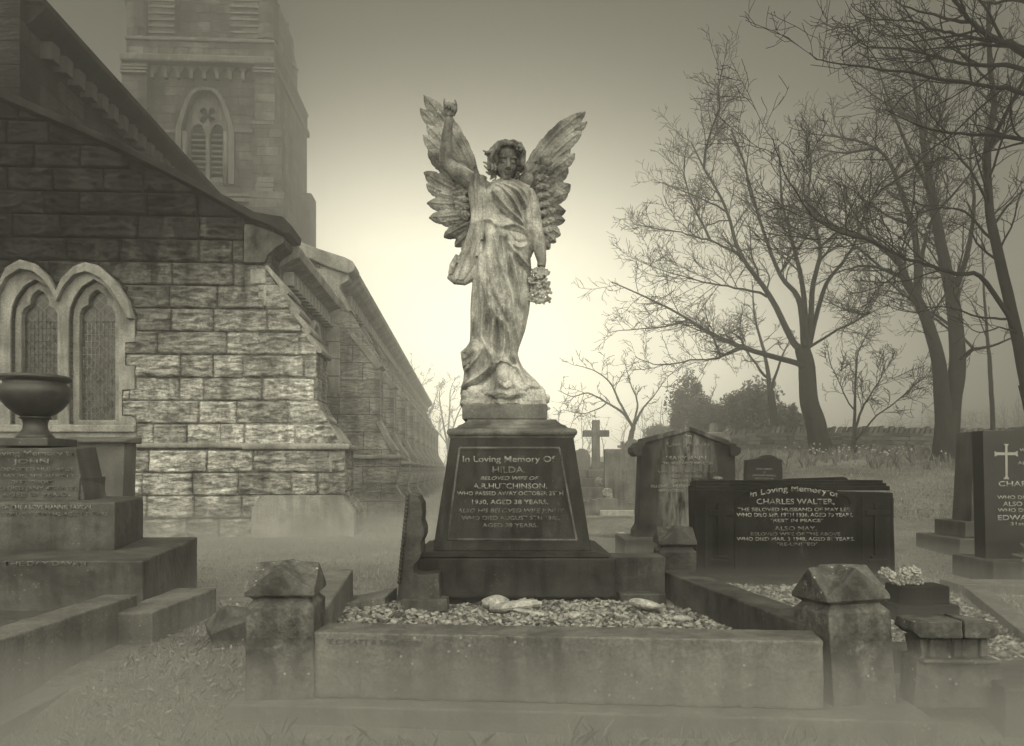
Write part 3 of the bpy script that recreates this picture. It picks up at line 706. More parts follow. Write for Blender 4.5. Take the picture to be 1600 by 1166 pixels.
# ---- gravel bed
def gravel(name, region, n, smin, smax, z, mat, label, cat, seed=1):
    rng = np.random.default_rng(seed); (x0a, x1a, y0), (x0b, x1b, y1) = region
    t = rng.random(n); y = y0 + (y1 - y0) * t; lo = x0a + (x0b - x0a) * t; hi = x1a + (x1b - x1a) * t; x = lo + (hi - lo) * rng.random(n)
    s = smin + (smax - smin) * rng.random(n) ** 2.5
    base = np.array([(-1, -1, -.6), (1, -1, -.6), (1, 1, -.6), (-1, 1, -.6), (-.7, -.7, .6), (.7, -.7, .6), (.7, .7, .6), (-.7, .7, .6)], float)
    q = base[None] * (1 + rng.uniform(-.42, .42, (n, 8, 3))) * s[:, None, None] * np.stack([rng.uniform(.7, 1.4, n), rng.uniform(.6, 1.1, n), rng.uniform(.45, .9, n)], 1)[:, None]
    a = rng.random(n) * 6.28; ca, sa = np.cos(a)[:, None], np.sin(a)[:, None]; tl = rng.uniform(-.6, .6, n)[:, None]
    X = q[..., 0] * ca - q[..., 1] * sa; Y = q[..., 0] * sa + q[..., 1] * ca; Z = q[..., 2] + X * tl
    zz = np.array([z(a_, b_) if callable(z) else z for a_, b_ in zip(x, y)]) + rng.random(n) * s * .9
    V = np.stack([X + x[:, None], Y + y[:, None], Z + zz[:, None]], -1).reshape(-1, 3)
    f = np.array([(3, 2, 1, 0), (4, 5, 6, 7), (0, 1, 5, 4), (1, 2, 6, 5), (2, 3, 7, 6), (3, 0, 4, 7)])
    o = np_mesh(name, V, (f[None] + (np.arange(n) * 8)[:, None, None]).reshape(-1, 4), mat)
    return props(o, label, cat, None, 'stuff')
M_GRAV = per_island('gravel_chippings', .04, .30, .8, .3)
M_SOIL = plain('grave_soil', .07, .95, 20, .5, .6, .02)
bedz = lambda x, y: .125 + .035 * noise.noise(Vector((x * 1.7, y * 1.7, 5))) + .02 * noise.noise(Vector((x * 6, y * 6, 1)))
bv = []; nx_, ny_ = 50, 40
for j in range(ny_ + 1):
    y = 3.5 + 1.95 * j / ny_
    for i in range(nx_ + 1):
        xl = -.92 - .2 * (y - 3.5) / 1.9; xr = 1.34 - .28 * (y - 3.5) / 1.9; x = xl + (xr - xl) * i / nx_; bv.append((x, y, bedz(x, y) - .006))
bf = [(j * (nx_ + 1) + i, j * (nx_ + 1) + i + 1, (j + 1) * (nx_ + 1) + i + 1, (j + 1) * (nx_ + 1) + i) for j in range(ny_) for i in range(nx_)]
props(np_mesh('gravel_bed', bv, bf, M_SOIL, smooth=True), kind='structure')
gravel('gravel', ((-.88, 1.30, 3.55), (-1.08, 1.04, 5.02)), 14000, .0035, .021, bedz, M_GRAV, 'pale chippings filling the kerbed grave before the angel plinth', 'gravel', 1)
def rock(lab, x, y, z, s, seed, rz=0, mat=None):
    rg = np.random.default_rng(seed); m = MB().ell((0, 0, 0), (s[0], s[1], s[2]), u=12, v=8)
    m.v = [tuple(np.array(p) * (1 + .28 * noise.noise(Vector(p) * (2.2 / s[0]) * .5 + Vector((seed, 0, 0))))) for p in m.v]
    o = m.build('loose_stone', mat or M_ROCK, None, bevel=0, loc=(x, y, z)); o.rotation_euler = (rg.uniform(-.15, .15), rg.uniform(-.2, .2), rz); return props(o, lab, 'stone', 'loose stones on the gravel')
M_ROCK = stone('loose_rock', .16, .40, 9, .85, .7, .01, .4, 0, 50, .2, .5)
rock('largest flat pale stone lying on the gravel below the inscribed pedestal', .02, 4.72, .165, (.17, .10, .035), 3, .1)
rock('lumpy pale stone overlapping the left of the largest flat stone', -.10, 4.80, .175, (.09, .07, .04), 5)
rock('thin broken stone flake just in front of the largest flat stone', .12, 4.55, .155, (.12, .05, .016), 8, .2)
rock('flat pale stone on the gravel near the right side kerb', .83, 4.78, .165, (.10, .07, .03), 12)
rock('small dark lump of stone right of the largest flat stone', .36, 4.5, .15, (.05, .04, .022), 14)
rock('pale stone sliver close to the long dark side kerb', .98, 4.4, .15, (.07, .03, .02), 15, .5)

# ---- broken scroll-shaped side stone leaning left of the pedestal
e = empty('broken_scroll_stone', (-.68, 4.90, .12), 'dark broken kerb stone with a scroll-curved edge standing at the left end of the plinth', 'broken stone')
def sc(px, py, Y=4.9): return ((px - 800) / F_PX * Y + .68, 1 + (HZ - py) / F_PX * Y - .12)
pl = [sc(*p) for p in [(625, 932), (627, 912), (632, 860), (638, 800), (641, 770), (648, 770), (656, 774), (662, 785), (663, 800), (662, 812), (666, 824), (666, 834), (661, 846), (662, 862), (658, 872), (650, 880), (651, 893), (662, 895), (688, 893), (690, 934)]]
MB().prism(pl, -.12, .12).build('scroll', M_KERB2, e, bevel=.012)
MB().prism([sc(*p) for p in [(634, 930), (702, 930), (703, 949), (634, 949)]], -.17, -.02).build('foot', M_KERB2, e, bevel=.01)
rp = MB(); a = Vector((sc(628, 905)[0], -.125, sc(628, 905)[1])); b = Vector((sc(641, 773)[0], -.125, sc(641, 773)[1]))
for i in range(22): p = a.lerp(b, i / 21); rp.ell(p, (.012, .012, .017), u=6, v=5)
rp.build('rope_edge', M_KERB2, e, smooth=True)
props(MB().hexa([(-.16, -.13), (.12, -.13), (.16, .12), (-.06, .14)], [0, .0, .0, 0], [.03, .075, .10, .05]).build('fallen_slab', M_GREY, None, bevel=.01, loc=(-.93, 5.02, .12)), 'pale flat slab lying tilted left of the scroll-edged stone', 'stone')

# ---- inscribed pedestal
PX, PY = 0.0, 5.0
ped = empty('inscribed_pedestal', (PX, 5.65, .1), 'tall dark tapering pedestal with a rope-framed inscription, carrying the angel', 'pedestal')
def at_ped(o): o.matrix_parent_inverse = Matrix.Translation((-PX, -5.65, -.1)); return o
at_ped(MB().box(-.68, .68, 5.0, 6.3, .17, .425).build('plinth', M_PED, ped, bevel=.012))
at_ped(MB().box(-.55, .52, 5.10, 6.2, .08, .17).build('plinth_foot', M_DARK, ped))
at_ped(MB().frus(-.67, .67, 5.01, 6.29, .425, .455, .10).build('plinth_top', M_PED, ped, bevel=.006))
ZB, ZT = .452, 1.235
HB, HT = .536, .424; YF0, YF1 = 5.19, 5.30
die = MB().hexa([(-HB, YF0), (HB, YF0), (HB, 6.2), (-HB, 6.2)], ZB, ZT, [(-HT, YF1), (HT, YF1), (HT, 6.1), (-HT, 6.1)])
die = at_ped(die.build('die', M_PED, ped, bevel=.01))
tilt = math.atan2(YF1 - YF0, ZT - ZB)
def face(px, py, off=0.0):   # point on the leaning front face
    z = 1.0; 
    for _ in range(6):
        y = YF0 + (YF1 - YF0) * (z - ZB) / (ZT - ZB) - off; z = 1 + (HZ - py) / F_PX * y
    return Vector(((px - 800) / F_PX * y, y, z))
# rope border
rope = MB()
cor = [face(718, 700, .004), (face(874, 700, .004)), (face(901, 844, .004)), (face(699, 843, .004))]
for i in range(4):
    a, b = cor[i], cor[(i + 1) % 4]; L = (b - a).length; n = int(L / .0125); d = (b - a).normalized()
    for j in range(n):
        p = a + d * (L * (j + .5) / n); up = Vector((0, -math.sin(tilt) * 0, 1)) if abs(d.x) > .5 else Vector((1, 0, 0))
        ax = (d * .8 + up * .75).normalized(); q = ax.to_track_quat('X', 'Y').to_matrix()
        rope.ell(p, (.0125, .006, .0052), q, u=6, v=5)
at_ped(rope.build('rope_border', M_PEDTOP, ped, smooth=True))
pn = [face(714, 696, .0), face(878, 696, .0), face(906, 848, .0), face(694, 847, .0)]; pi_ = [face(722, 704), face(870, 704), face(896, 840), face(704, 839)]
fr = MB(); off = Vector((0, -.008, 0))
for i in range(4):
    a, b, c, d = pn[i], pn[(i + 1) % 4], pi_[(i + 1) % 4], pi_[i]
    fr.add([a, b, c, d, a + off * .4, b + off * .4, c + off * .4, d + off * .4], [(0, 1, 2, 3), (7, 6, 5, 4), (0, 4, 5, 1), (1, 5, 6, 2), (2, 6, 7, 3), (3, 7, 4, 0)])
at_ped(fr.build('panel_frame', M_PED, ped))
for body, cx, cy, wpx, hpx, mat, it in [("In Loving Memory Of", 795, 722, 144, 9.5, M_LET, 0), ("HILDA.", 795, 739, 51, 10, M_LETD, 0), ("BELOVED WIFE OF", 796, 750, 91, 5.5, M_LET, .3),
        ("A.R.HUTCHINSON.", 797, 763.5, 116, 8, M_LET, 0), ("WHO PASSED AWAY OCTOBER 25TH", 797, 774, 166, 6, M_LET, 0), ("1930, AGED 38 YEARS.", 797, 788, 119, 7, M_LET, 0),
        ("ALSO HIS BELOVED WIFE JENNY", 798, 801, 168, 6.2, M_LETD, .2), ("WHO DIED AUGUST 5TH 1980,", 798, 812.5, 154, 6.2, M_LETD, 0), ("AGED 88 YEARS.", 797, 824, 87, 6.2, M_LETD, 0)]:
    p = face(cx, cy, .002); at_ped(text('inscription', body, wpx * p.y / F_PX, hpx * p.y / F_PX, p, mat, ped, tilt, bold=.012, italic=it))
# cap mouldings
def sqlathe(prof, cx, cy, fx, fy):
    """stack of rectangular rings: prof = [(half width, z)]; fy = depth relative to width"""
    m = MB(); vs = []
    for r, z in prof: vs += [(cx - r, cy - r * fy, z), (cx + r, cy - r * fy, z), (cx + r, cy + r * fy, z), (cx - r, cy + r * fy, z)]
    n = len(prof); fs = [(j * 4 + i, j * 4 + (i + 1) % 4, j * 4 + 4 + (i + 1) % 4, j * 4 + 4 + i) for j in range(n - 1) for i in range(4)] + [(3, 2, 1, 0), tuple(4 * (n - 1) + i for i in range(4))]
    return m.add(vs, fs)
roll = [(HT + .006, 1.222), (HT + .012, 1.236)] + [(HT - .012 + .026 * math.cos(t) + .012, 1.262 + .027 * math.sin(t)) for t in np.linspace(-1.35, 1.5, 9)] + [(HT - .02, 1.293), (.385, 1.298), (.375, 1.312), (.345, 1.325), (.32, 1.345), (.312, 1.358), (.30, 1.36)]
at_ped(sqlathe(roll, 0, 5.70, 1, .93).build('cap_moulding', M_PEDTOP, ped, bevel=.002, smooth=False))
at_ped(MB().box(-.352, .25, 5.41, 6.01, 1.36, 1.466).build('upper_block', M_PEDTOP, ped, bevel=.008))

# ---- big stepped monument at left, with urn
mon = empty('stepped_monument', (-3.4, 5.7, 0), 'large stepped grave monument with inscribed tiers at the left edge', 'monument')
def am(o, p=mon): o.matrix_parent_inverse = Matrix.Translation(-Vector(p.location)); return o
am(MB().hexa([(-4.8, 4.86), (-2.33, 4.86), (-2.60, 6.35), (-4.8, 6.35)], .0, [.43, .43, .45, .45]).build('lower_tier', M_MON, mon, bevel=.014))
am(MB().hexa([(-4.7, 5.42), (-2.80, 5.42), (-3.0, 6.25), (-4.7, 6.25)], .43, [.775, .775, .79, .79]).build('middle_tier', M_MON, mon, bevel=.012))
am(MB().hexa([(-4.5, 5.70), (-3.17, 5.70), (-3.24, 6.15), (-4.5, 6.15)], .775, [1.165, 1.165, 1.19, 1.19], [(-4.48, 5.72), (-3.25, 5.72), (-3.32, 6.13), (-4.48, 6.13)]).build('die', M_MON, mon, bevel=.01))
am(MB().hexa([(-4.5, 5.68), (-3.21, 5.68), (-3.27, 6.17), (-4.5, 6.17)], .775, .95, [(-4.5, 5.69), (-3.20, 5.69), (-3.26, 6.16), (-4.5, 6.16)]).build('die_foot', M_MON, mon, bevel=.006))
for body, cx, cy, wpx, hpx, Y, mat in [("In Loving Memory of", 42, 712, 152, 8, 5.69, M_LETD), ("JOHN", 48, 725, 56, 8, 5.69, M_LETD), ("DEARLY DEVOTED HUSBAND", 34, 736, 158, 5.5, 5.685, M_LETD),
        ("OF ANNIE SAXON, NEE ALMOND", 34, 746, 160, 5.5, 5.675, M_LETD), ("OF STOCKPORT,", 50, 756, 66, 5.5, 5.675, M_LETD), ("WHO DIED JANY 4TH 1928", 48, 766, 142, 6, 5.675, M_LETD), ("AGED 57 YEARS.", 56, 776, 104, 6, 5.675, M_LETD)]:
    p = at(cx, cy, Y - .004); am(text('inscription', body, wpx * Y / F_PX, hpx * Y / F_PX, p, mat, mon, .03, bold=.01))
for body, cx, cy, wpx, hpx, Y, mat in [("ALSO OF THE ABOVE HANNIE SAXON.", 60, 796, 168, 7, 5.42, M_LET), ("WHO DIED FEB. 8TH 1942. AGED 82 YEARS.", 76, 806, 188, 5.5, 5.42, M_LETD), ("THE DAY DAWN", 70, 884, 128, 7, 4.86, M_LETD)]:
    p = at(cx, cy, Y - .003); am(text('inscription', body, wpx * Y / F_PX, hpx * Y / F_PX, p, mat, mon, 0, bold=.01))
ue = empty('stone_urn', (-3.68, 5.93, 1.18), 'dark bulbous stone urn standing on top of the stepped monument', 'urn')
MB().box(-.215, .215, -.2, .2, .0, .065).build('base', M_URN, ue, bevel=.008)
ZU = .065
MB().lathe([(.13, ZU), (.135, ZU + .01), (.115, ZU + .03), (.088, ZU + .07), (.082, ZU + .11), (.092, ZU + .145), (.10, ZU + .15), (.115, ZU + .158), (.10, ZU + .168)], n=48).build('stem', M_URN, ue, smooth=True)
MB().lathe([(.09, ZU + .165), (.14, ZU + .19), (.19, ZU + .235), (.232, ZU + .29), (.25, ZU + .345), (.244, ZU + .38), (.222, ZU + .41), (.214, ZU + .425), (.222, ZU + .437), (.245, ZU + .447), (.252, ZU + .462), (.245, ZU + .478), (.225, ZU + .483), (.205, ZU + .475), (.19, ZU + .42), (.15, ZU + .3), (.05, ZU + .25)], n=56).build('bowl', M_URN, ue, smooth=True)
# kerbs of that grave
props(MB().hexa([(-2.46, 2.2), (-2.26, 2.2), (-2.26, 4.64), (-2.46, 4.64)], -.1, .25).build('kerb_stone', M_KERB, None, bevel=.02), 'long kerb stone slanting out at the left edge, white lichen scabs on its side', 'kerb stone')
props(MB().hexa([(-2.25, 2.2), (-2.06, 2.2), (-2.12, 4.4), (-2.25, 4.4)], -.14, -.035).build('kerb_footing', M_KERB, None, bevel=.02), 'thin footing strip at the foot of the long left kerb', 'footing')
props(MB().hexa([(-2.30, 4.40), (-2.07, 4.42), (-2.06, 5.35), (-2.33, 5.35)], -.02, .185).build('kerb_stone', M_KERB, None, bevel=.014), 'short kerb block at the foot of the stepped monument, right corner', 'kerb stone')
props(MB().hexa([(-4.6, 4.50), (-2.5, 4.50), (-2.5, 4.8), (-4.6, 4.8)], -.02, .12).build('kerb_stone', M_KERB2, None, bevel=.014), 'dark low kerb under the front of the stepped monument', 'kerb stone')
# slab-topped tomb behind, against the church wall
M_TOMB = stone('tomb_stone', .06, .12, 2.5, .8, .4, .006, .4, .1, 60, .2, .25)
tomb = empty('slab_topped_tomb', (-5.1, 9.2, 0), 'grey box tomb with a flat projecting lid between the monument and the church wall', 'tomb')
o = MB().hexa([(-5.5, 9.25), (-4.70, 9.25), (-4.74, 9.62), (-5.5, 9.62)], 0, 1.33, [(-5.5, 9.25), (-4.67, 9.25), (-4.70, 9.62), (-5.5, 9.62)]).build('body', M_TOMB, tomb, bevel=.01); am(o, tomb)
o = MB().hexa([(-5.55, 9.18), (-4.62, 9.18), (-4.66, 9.68), (-5.55, 9.68)], 1.33, [1.37, 1.37, 1.42, 1.42]).build('lid', M_TOMB, tomb, bevel=.015); am(o, tomb)

# ---- gabled headstone (streaked) right of the pedestal
def gh(px, py, Y=9.0): return ((px - 800) / F_PX * Y, 1 + (HZ - py) / F_PX * Y)
hs = empty('gabled_headstone', (2.04, 9.1, 0), 'tall gabled headstone with pale water streaks, left of the wide black one', 'headstone')
am(MB().prism([gh(*p) for p in [(990, 842), (991, 829), (997, 820), (1001, 712), (1003, 691), (1076, 671), (1137, 692), (1149, 712), (1150, 842)]], 9.0, 9.28).build('slab', M_GAB, hs, bevel=.012), hs)
am(MB().prism([gh(*p) for p in [(1001, 713), (993, 713), (987, 707), (987, 699), (991, 697), (995, 691), (1003, 690), (1003, 685), (1076, 667), (1137, 688), (1138, 692), (1148, 694), (1150, 698), (1156, 700), (1156, 708), (1150, 713), (1140, 713), (1138, 697), (1076, 674), (1008, 693), (1004, 700)]], 8.95, 9.32).build('gable_coping', M_GAB, hs, bevel=.012), hs)
am(MB().box(gh(970, 0)[0], gh(1180, 0)[0], 8.72, 9.5, -.02, .22).build('base', M_KERB2, hs, bevel=.015), hs)
for body, cx, cy, wpx, hpx, mat in [("In", 1076, 685, 10, 7, M_LET), ("Loving Memory", 1076, 698, 66, 7, M_LETD), ("of", 1074, 707, 8, 5, M_LETD), ("MARY ANN", 1072, 719, 62, 6.5, M_LET), ("THE BELOVED WIFE OF", 1073, 726, 82, 4, M_LET),
        ("WHO DIED JULY 5TH 1947", 1074, 740, 92, 4.2, M_LETD), ("AGED 63 YEARS.", 1074, 748, 50, 4, M_LETD), ("ALSO", 1066, 755, 20, 4, M_LETD), ("BELOVED HUSBAND", 1052, 762, 70, 4.5, M_LET), ("WHO DIED", 1048, 769, 38, 4, M_LET)]:
    p = at(cx, cy, 8.99 if cy > 712 else 8.92); am(text('inscription', body, wpx * p.y / F_PX, hpx * p.y / F_PX, p, mat, hs, bold=.008), hs)
# ---- wide black headstone
def bh(px, py, Y=6.8): return ((px - 800) / F_PX * Y, 1 + (HZ - py) / F_PX * Y)
wh = empty('wide_headstone', (2.5, 6.9, 0), 'wide low black headstone with stepped top, relief crosses and silver lettering', 'headstone')
am(MB().prism([bh(*p) for p in [(1088, 905), (1085, 765), (1396, 770), (1400, 912)]], 6.8, 7.05).build('slab', M_DARK, wh, bevel=.01), wh)
for i, (a, b, c, d) in enumerate([(1086, 766, 1392, 759.5), (1087.5, 760, 1389, 755), (1090, 755, 1386, 750.5)]):
    x0, z0 = bh(a, b); x1, z1 = bh(c, d); am(MB().box(x0, x1, 6.80 + .03 * i + .012, 7.06 - .02 * i, z0 - .003, z1).build('stepped_top', M_DARK, wh, bevel=.007), wh)
am(MB().prism([bh(*p) for p in [(1228, 752), (1240, 748.5), (1330, 745.5), (1336, 747), (1338, 750), (1356, 750), (1358, 753)]], 6.96, 7.04).build('raised_crest', M_DARK, wh, bevel=.005), wh)
arcp = [(1150, 785)] + [(1238 + 88 * math.cos(t), 783 - 25 * math.sin(t)) for t in np.linspace(math.pi, 0, 14)] + [(1326, 785), (1326, 778)] 
arcp = [(1238 + 92 * math.cos(t), 786 - 29 * math.sin(t)) for t in np.linspace(math.pi, 0, 16)]
arci = [(1238 + 90 * math.cos(t), 787 - 27 * math.sin(t)) for t in np.linspace(0, math.pi, 16)]
am(MB().prism([bh(*p) for p in arcp + arci], 6.785, 6.802).build('arched_panel_edge', M_DARK, wh), wh)
for cx in (1126, 1371):
    m = MB()
    for (a, b, c, d, e_) in [(cx - 6, 786, cx + 6, 868, .02), (cx - 19, 797, cx + 19, 806, .021), (cx - 11, 868, cx + 11, 873, .022), (cx - 16, 873, cx + 16, 879, .026)]:
        x0, z0 = bh(a, d); x1, z1 = bh(c, b); m.box(x0, x1, 6.8 - e_, 6.803, z0, z1)
    am(m.build('relief_cross', M_DARK, wh, bevel=.006), wh)
    x0, z0 = bh(cx - 25, 888); x1, z1 = bh(cx + 25, 778); fr = MB()
    for bx in ((x0, x0 + .02, z0, z1), (x1 - .02, x1, z0, z1)): fr.box(bx[0], bx[1], 6.793, 6.802, bx[2], bx[3])
    am(fr.build('pilaster_edge', M_DARK, wh, bevel=.003), wh)
am(MB().box(bh(1086, 0)[0], bh(1404, 0)[0], 6.66, 7.2, -.03, .075).build('base', M_DARK, wh, bevel=.01), wh)
Yw = 6.796
for body, cx, cy, wpx, hpx, mat, arc in [("In Loving Memory of", 1241, 768, 138, 9.5, M_LETB, .055), ("CHARLES WALTER,", 1243, 788, 122, 8.5, M_LET, 0), ("THE BELOVED HUSBAND OF MAY LEE", 1240, 799, 176, 5.5, M_LET, 0),
        ("WHO DIED SEP. 19TH 1936, AGED 70 YEARS.", 1242, 807.5, 182, 5.8, M_LETB, 0), ("\"REST IN PEACE\"", 1245, 816, 82, 5, M_LET, 0), ("ALSO MAY,", 1243, 829, 66, 6.5, M_LETD, 0), ("BELOVED WIFE OF THE ABOVE", 1243, 837, 140, 5, M_LETD, 0),
        ("WHO DIED MAR. 3 1948, AGED 81 YEARS.", 1243, 845, 184, 5.5, M_LET, 0), ("\"RE-UNITED\"", 1246, 853, 64, 5, M_LETD, 0)]:
    p = at(cx, cy, Yw); am(text('inscription', body, wpx * Yw / F_PX, hpx * Yw / F_PX, p, mat, wh, arc=arc, bold=.012), wh)
props(MB().ell((0, 0, 0), (.05, .035, .02), u=8, v=6).build('snail_shell_lump', M_GREY, None, loc=(bh(1126, 0)[0], 6.9, bh(0, 749)[1] + .005)), 'small pale lump lying on the stepped top of the wide black headstone', 'stone')
bpy.data.objects['snail_shell_lump'].name = 'pebble'
# kerb and chippings of the wide headstone's grave
GW = 'kerb stones round the wide black headstone'
props(MB().hexa([(1.66, 3.9), (1.80, 3.9), (1.62, 6.5), (1.48, 6.5)], -.02, .10).build('kerb_stone', M_KERB2, None, bevel=.012), 'low dark kerb left of the chippings before the wide black headstone', 'kerb stone', GW)
props(MB().hexa([(2.9, 4.35), (3.05, 4.35), (3.85, 6.3), (3.68, 6.3)], -.02, .07).build('kerb_stone', M_KERB, None, bevel=.012), 'low kerb strip slanting back to the right beyond the flower block', 'kerb stone', GW)
props(MB().hexa([(1.80, 3.86), (2.15, 3.80), (2.17, 3.97), (1.8, 4.03)], -.04, .11).build('kerb_stone', M_KERB2, None, bevel=.012), 'short dark kerb between the right post and the broken pillar stone', 'kerb stone', GW)
gravel('gravel', ((1.7, 2.95, 3.9), (1.6, 3.6, 6.6)), 5200, .006, .02, lambda x, y: ground_z(x, y) + .01, M_GRAV, 'pale chippings and moss before the wide black headstone', 'gravel', 2)
fb = empty('flower_block', (2.73, 5.15, 0), 'dark square stone vase block, chipped at its base, beside the right post', 'vase block')
am(MB().box(2.50, 2.92, 5.0, 5.24, 0, .12).build('foot', M_DARK, fb, bevel=.012), fb); am(MB().box(2.53, 2.87, 5.03, 5.22, .12, .24).build('block', M_DARK, fb, bevel=.01), fb)
def roses(name, cx, cy, cz, ext, n, r, mat, parent=None, seed=0, petals=9):
    rg = random.Random(seed); m = MB()
    for i in range(n):
        c = Vector((cx + rg.uniform(-1, 1) * ext[0], cy + rg.uniform(-1, 1) * ext[1], cz + rg.uniform(-1, 1) * ext[2]))
        ax = Vector((rg.uniform(-.7, .7), -1, rg.uniform(-.2, .9))).normalized(); q = ax.to_track_quat('Z', 'Y').to_matrix()
        m.ell(c, r * .42, u=8, v=6)
        for ringi, (rad, cnt, hh) in enumerate(((.45, 5, .35), (.85, 7, .1))):
            for k in range(cnt):
                t = 6.283 * k / cnt + ringi * .4 + rg.uniform(-.2, .2)
                p = c + q @ Vector((math.cos(t) * r * rad, math.sin(t) * r * rad, r * hh))
                pq = q @ Matrix.Rotation(t, 3, 'Z') @ Matrix.Rotation(-.9 + ringi * .5, 3, 'Y')
                m.ell(p, (r * .42, r * .4, r * .12), pq, u=8, v=5)
    return m.build(name, mat, parent, smooth=True)
M_PETAL = plain('silk_petals', .22, .7, 30, .35, .3)
props(roses('rose_bunch', 2.60, 5.12, .285, (.10, .05, .04), 13, .036, M_PETAL, seed=4), 'bunch of pale artificial roses on the dark vase block', 'flowers')

# ---- broken pillar stone front right
def bp(px, py, Y=3.25): return ((px - 800) / F_PX * Y, 1 + (HZ - py) / F_PX * Y)
br_ = empty('broken_pillar_stone', (1.9, 3.4, 0), 'squat broken stone with a cracked projecting cap and recessed pilasters, front right corner', 'broken stone')
am(MB().prism([bp(*p) for p in [(1431, 1110), (1437, 1031), (1446, 1028), (1440, 1000), (1549, 1000), (1545, 1030), (1568, 1034), (1583, 1110)]], 3.27, 3.40).build('body', M_POST, br_, bevel=.01), br_)
for pts in ([(1421, 985), (1424, 970), (1497, 968), (1499, 996), (1434, 996)], [(1501, 967), (1554, 973), (1553, 990), (1546, 996), (1501, 996)]):
    am(MB().prism([bp(*p) for p in pts], 3.22, 3.38).build('cap', M_POST, br_, bevel=.012), br_)
for a, b in ((1452, 1462), (1490, 1502), (1502, 1512), (1532, 1543)):
    am(MB().prism([bp(*p) for p in [(a, 1028), (a, 998), (b, 998), (b, 1028)]], 3.245, 3.28).build('pilaster', M_POST, br_, bevel=.005), br_)
am(MB().prism([bp(*p) for p in [(1440, 1036), (1440, 1030), (1560, 1031), (1562, 1037)]], 3.235, 3.28).build('moulding', M_POST, br_, bevel=.006), br_)
props(MB().hexa([(2.02, 3.15), (2.5, 3.1), (2.5, 3.5), (2.08, 3.5)], -.12, [.10, .13, .15, .13]).build('kerb_stone', M_KERB2, None, bevel=.02), 'rough dark stone at the right edge behind the broken pillar stone', 'kerb stone')

# ---- black granite headstone at right edge
gr = empty('granite_headstone', (4.9, 7.0, 0), 'polished black granite headstone with an engraved white cross, cut off by the right edge', 'headstone')
am(MB().prism([(4.29, .10), (4.26, 1.36), (4.5, 1.365), (4.75, 1.41), (4.95, 1.44), (5.15, 1.41), (5.4, 1.365), (5.60, 1.36), (5.6, .10)], 6.95, 7.12).build('slab', M_GRAN, gr, bevel=.006), gr)
am(MB().box(4.21, 5.7, 6.72, 7.35, .0, .20).build('base', M_KERB2, gr, bevel=.01), gr)
cm = MB()
def gp(px, py): return ((px - 800) / F_PX * 6.945, 1 + (HZ - py) / F_PX * 6.945)
cm.prism([gp(*p) for p in [(1568, 694), (1570.5, 697), (1570.3, 707), (1558, 707), (1554, 705), (1554, 714), (1558, 711.5), (1570.5, 711.5), (1571, 744), (1568, 749), (1577, 749), (1574.3, 744), (1574.2, 711.5), (1586, 711.5), (1590, 714), (1590, 705), (1586, 707), (1574, 707), (1574, 697), (1576, 694)]], 6.943, 6.952)
am(cm.build('engraved_cross', M_LETW, gr), gr)
for body, x0, cy, wpx, hpx in [("CHARLES", 1560, 760, 70, 8), ("WHO DIED", 1558, 780, 56, 5.5), ("ALSO WINIFRED", 1567, 791, 92, 7), ("WHO DIED", 1559, 800, 56, 5.5), ("EDWARD", 1559, 813, 66, 8), ("31st JULY", 1579, 821, 50, 5), ("WHO", 1593, 706, 24, 5), ("ALSO", 1590, 726, 26, 5)]:
    p = at(x0 + wpx / 2, cy, 6.946); am(text('inscription', body, wpx * 6.946 / F_PX, hpx * 6.946 / F_PX, p, M_LETW, gr, bold=.01), gr)
props(MB().hexa([(3.60, 6.2), (5.8, 6.05), (5.8, 6.35), (3.62, 6.5)], -.02, .085).build('kerb_stone', M_KERB, None, bevel=.012), 'low front kerb before the black granite headstone', 'kerb stone')
ob = empty('obelisk_headstone', (5.45, 9.0, 0), 'tapering grey headstone on two steps, half hidden behind the black granite one', 'headstone')
am(MB().hexa([(5.38, 9.0), (6.2, 9.0), (6.2, 9.4), (5.38, 9.4)], .38, 1.46, [(5.43, 9.02), (6.15, 9.02), (6.15, 9.38), (5.43, 9.38)]).build('slab', M_MON, ob, bevel=.01), ob)
am(MB().box(5.25, 6.4, 8.9, 9.55, .22, .40).build('step', M_MON, ob, bevel=.01), ob); am(MB().box(5.1, 6.6, 8.75, 9.7, .0, .215).build('step', M_MON, ob, bevel=.01), ob)
# conifer sprig wreath on the granite base
def sprig(seed, base, dirs):
    rg = random.Random(seed); m = MB()
    for d, L in dirs:
        d = Vector(d).normalized(); p = Vector(base)
        m.tube([p, p + d * L], [.004, .002], 4)
        sd = d.cross(Vector((0, -1, .2))).normalized()
        for i in range(26):
            t = .12 + .88 * i / 26; q = p + d * (L * t)
            for s_ in (-1, 1, 0):
                nd = (d * .7 + sd * s_ * .8 + Vector((0, -.3 if s_ == 0 else rg.uniform(-.3, .2), rg.uniform(-.1, .3)))).normalized() * (.055 * (1.15 - t))
                m.tube([q, q + nd], [.0035, .001], 3)
    return m
M_FIR = plain('fir_needles', .12, .7, 12, .4)
props(sprig(2, (4.62, 6.78, .24), [((-1, -.2, .12), .24), ((-.8, -.3, .55), .22), ((-.3, -.3, 1), .2), ((.6, -.3, .6), .25), ((-1, -.4, -.22), .18), ((.9, -.2, .1), .25)]).build('conifer_wreath', M_FIR), 'spiky conifer sprigs laid on the base of the black granite headstone', 'wreath')

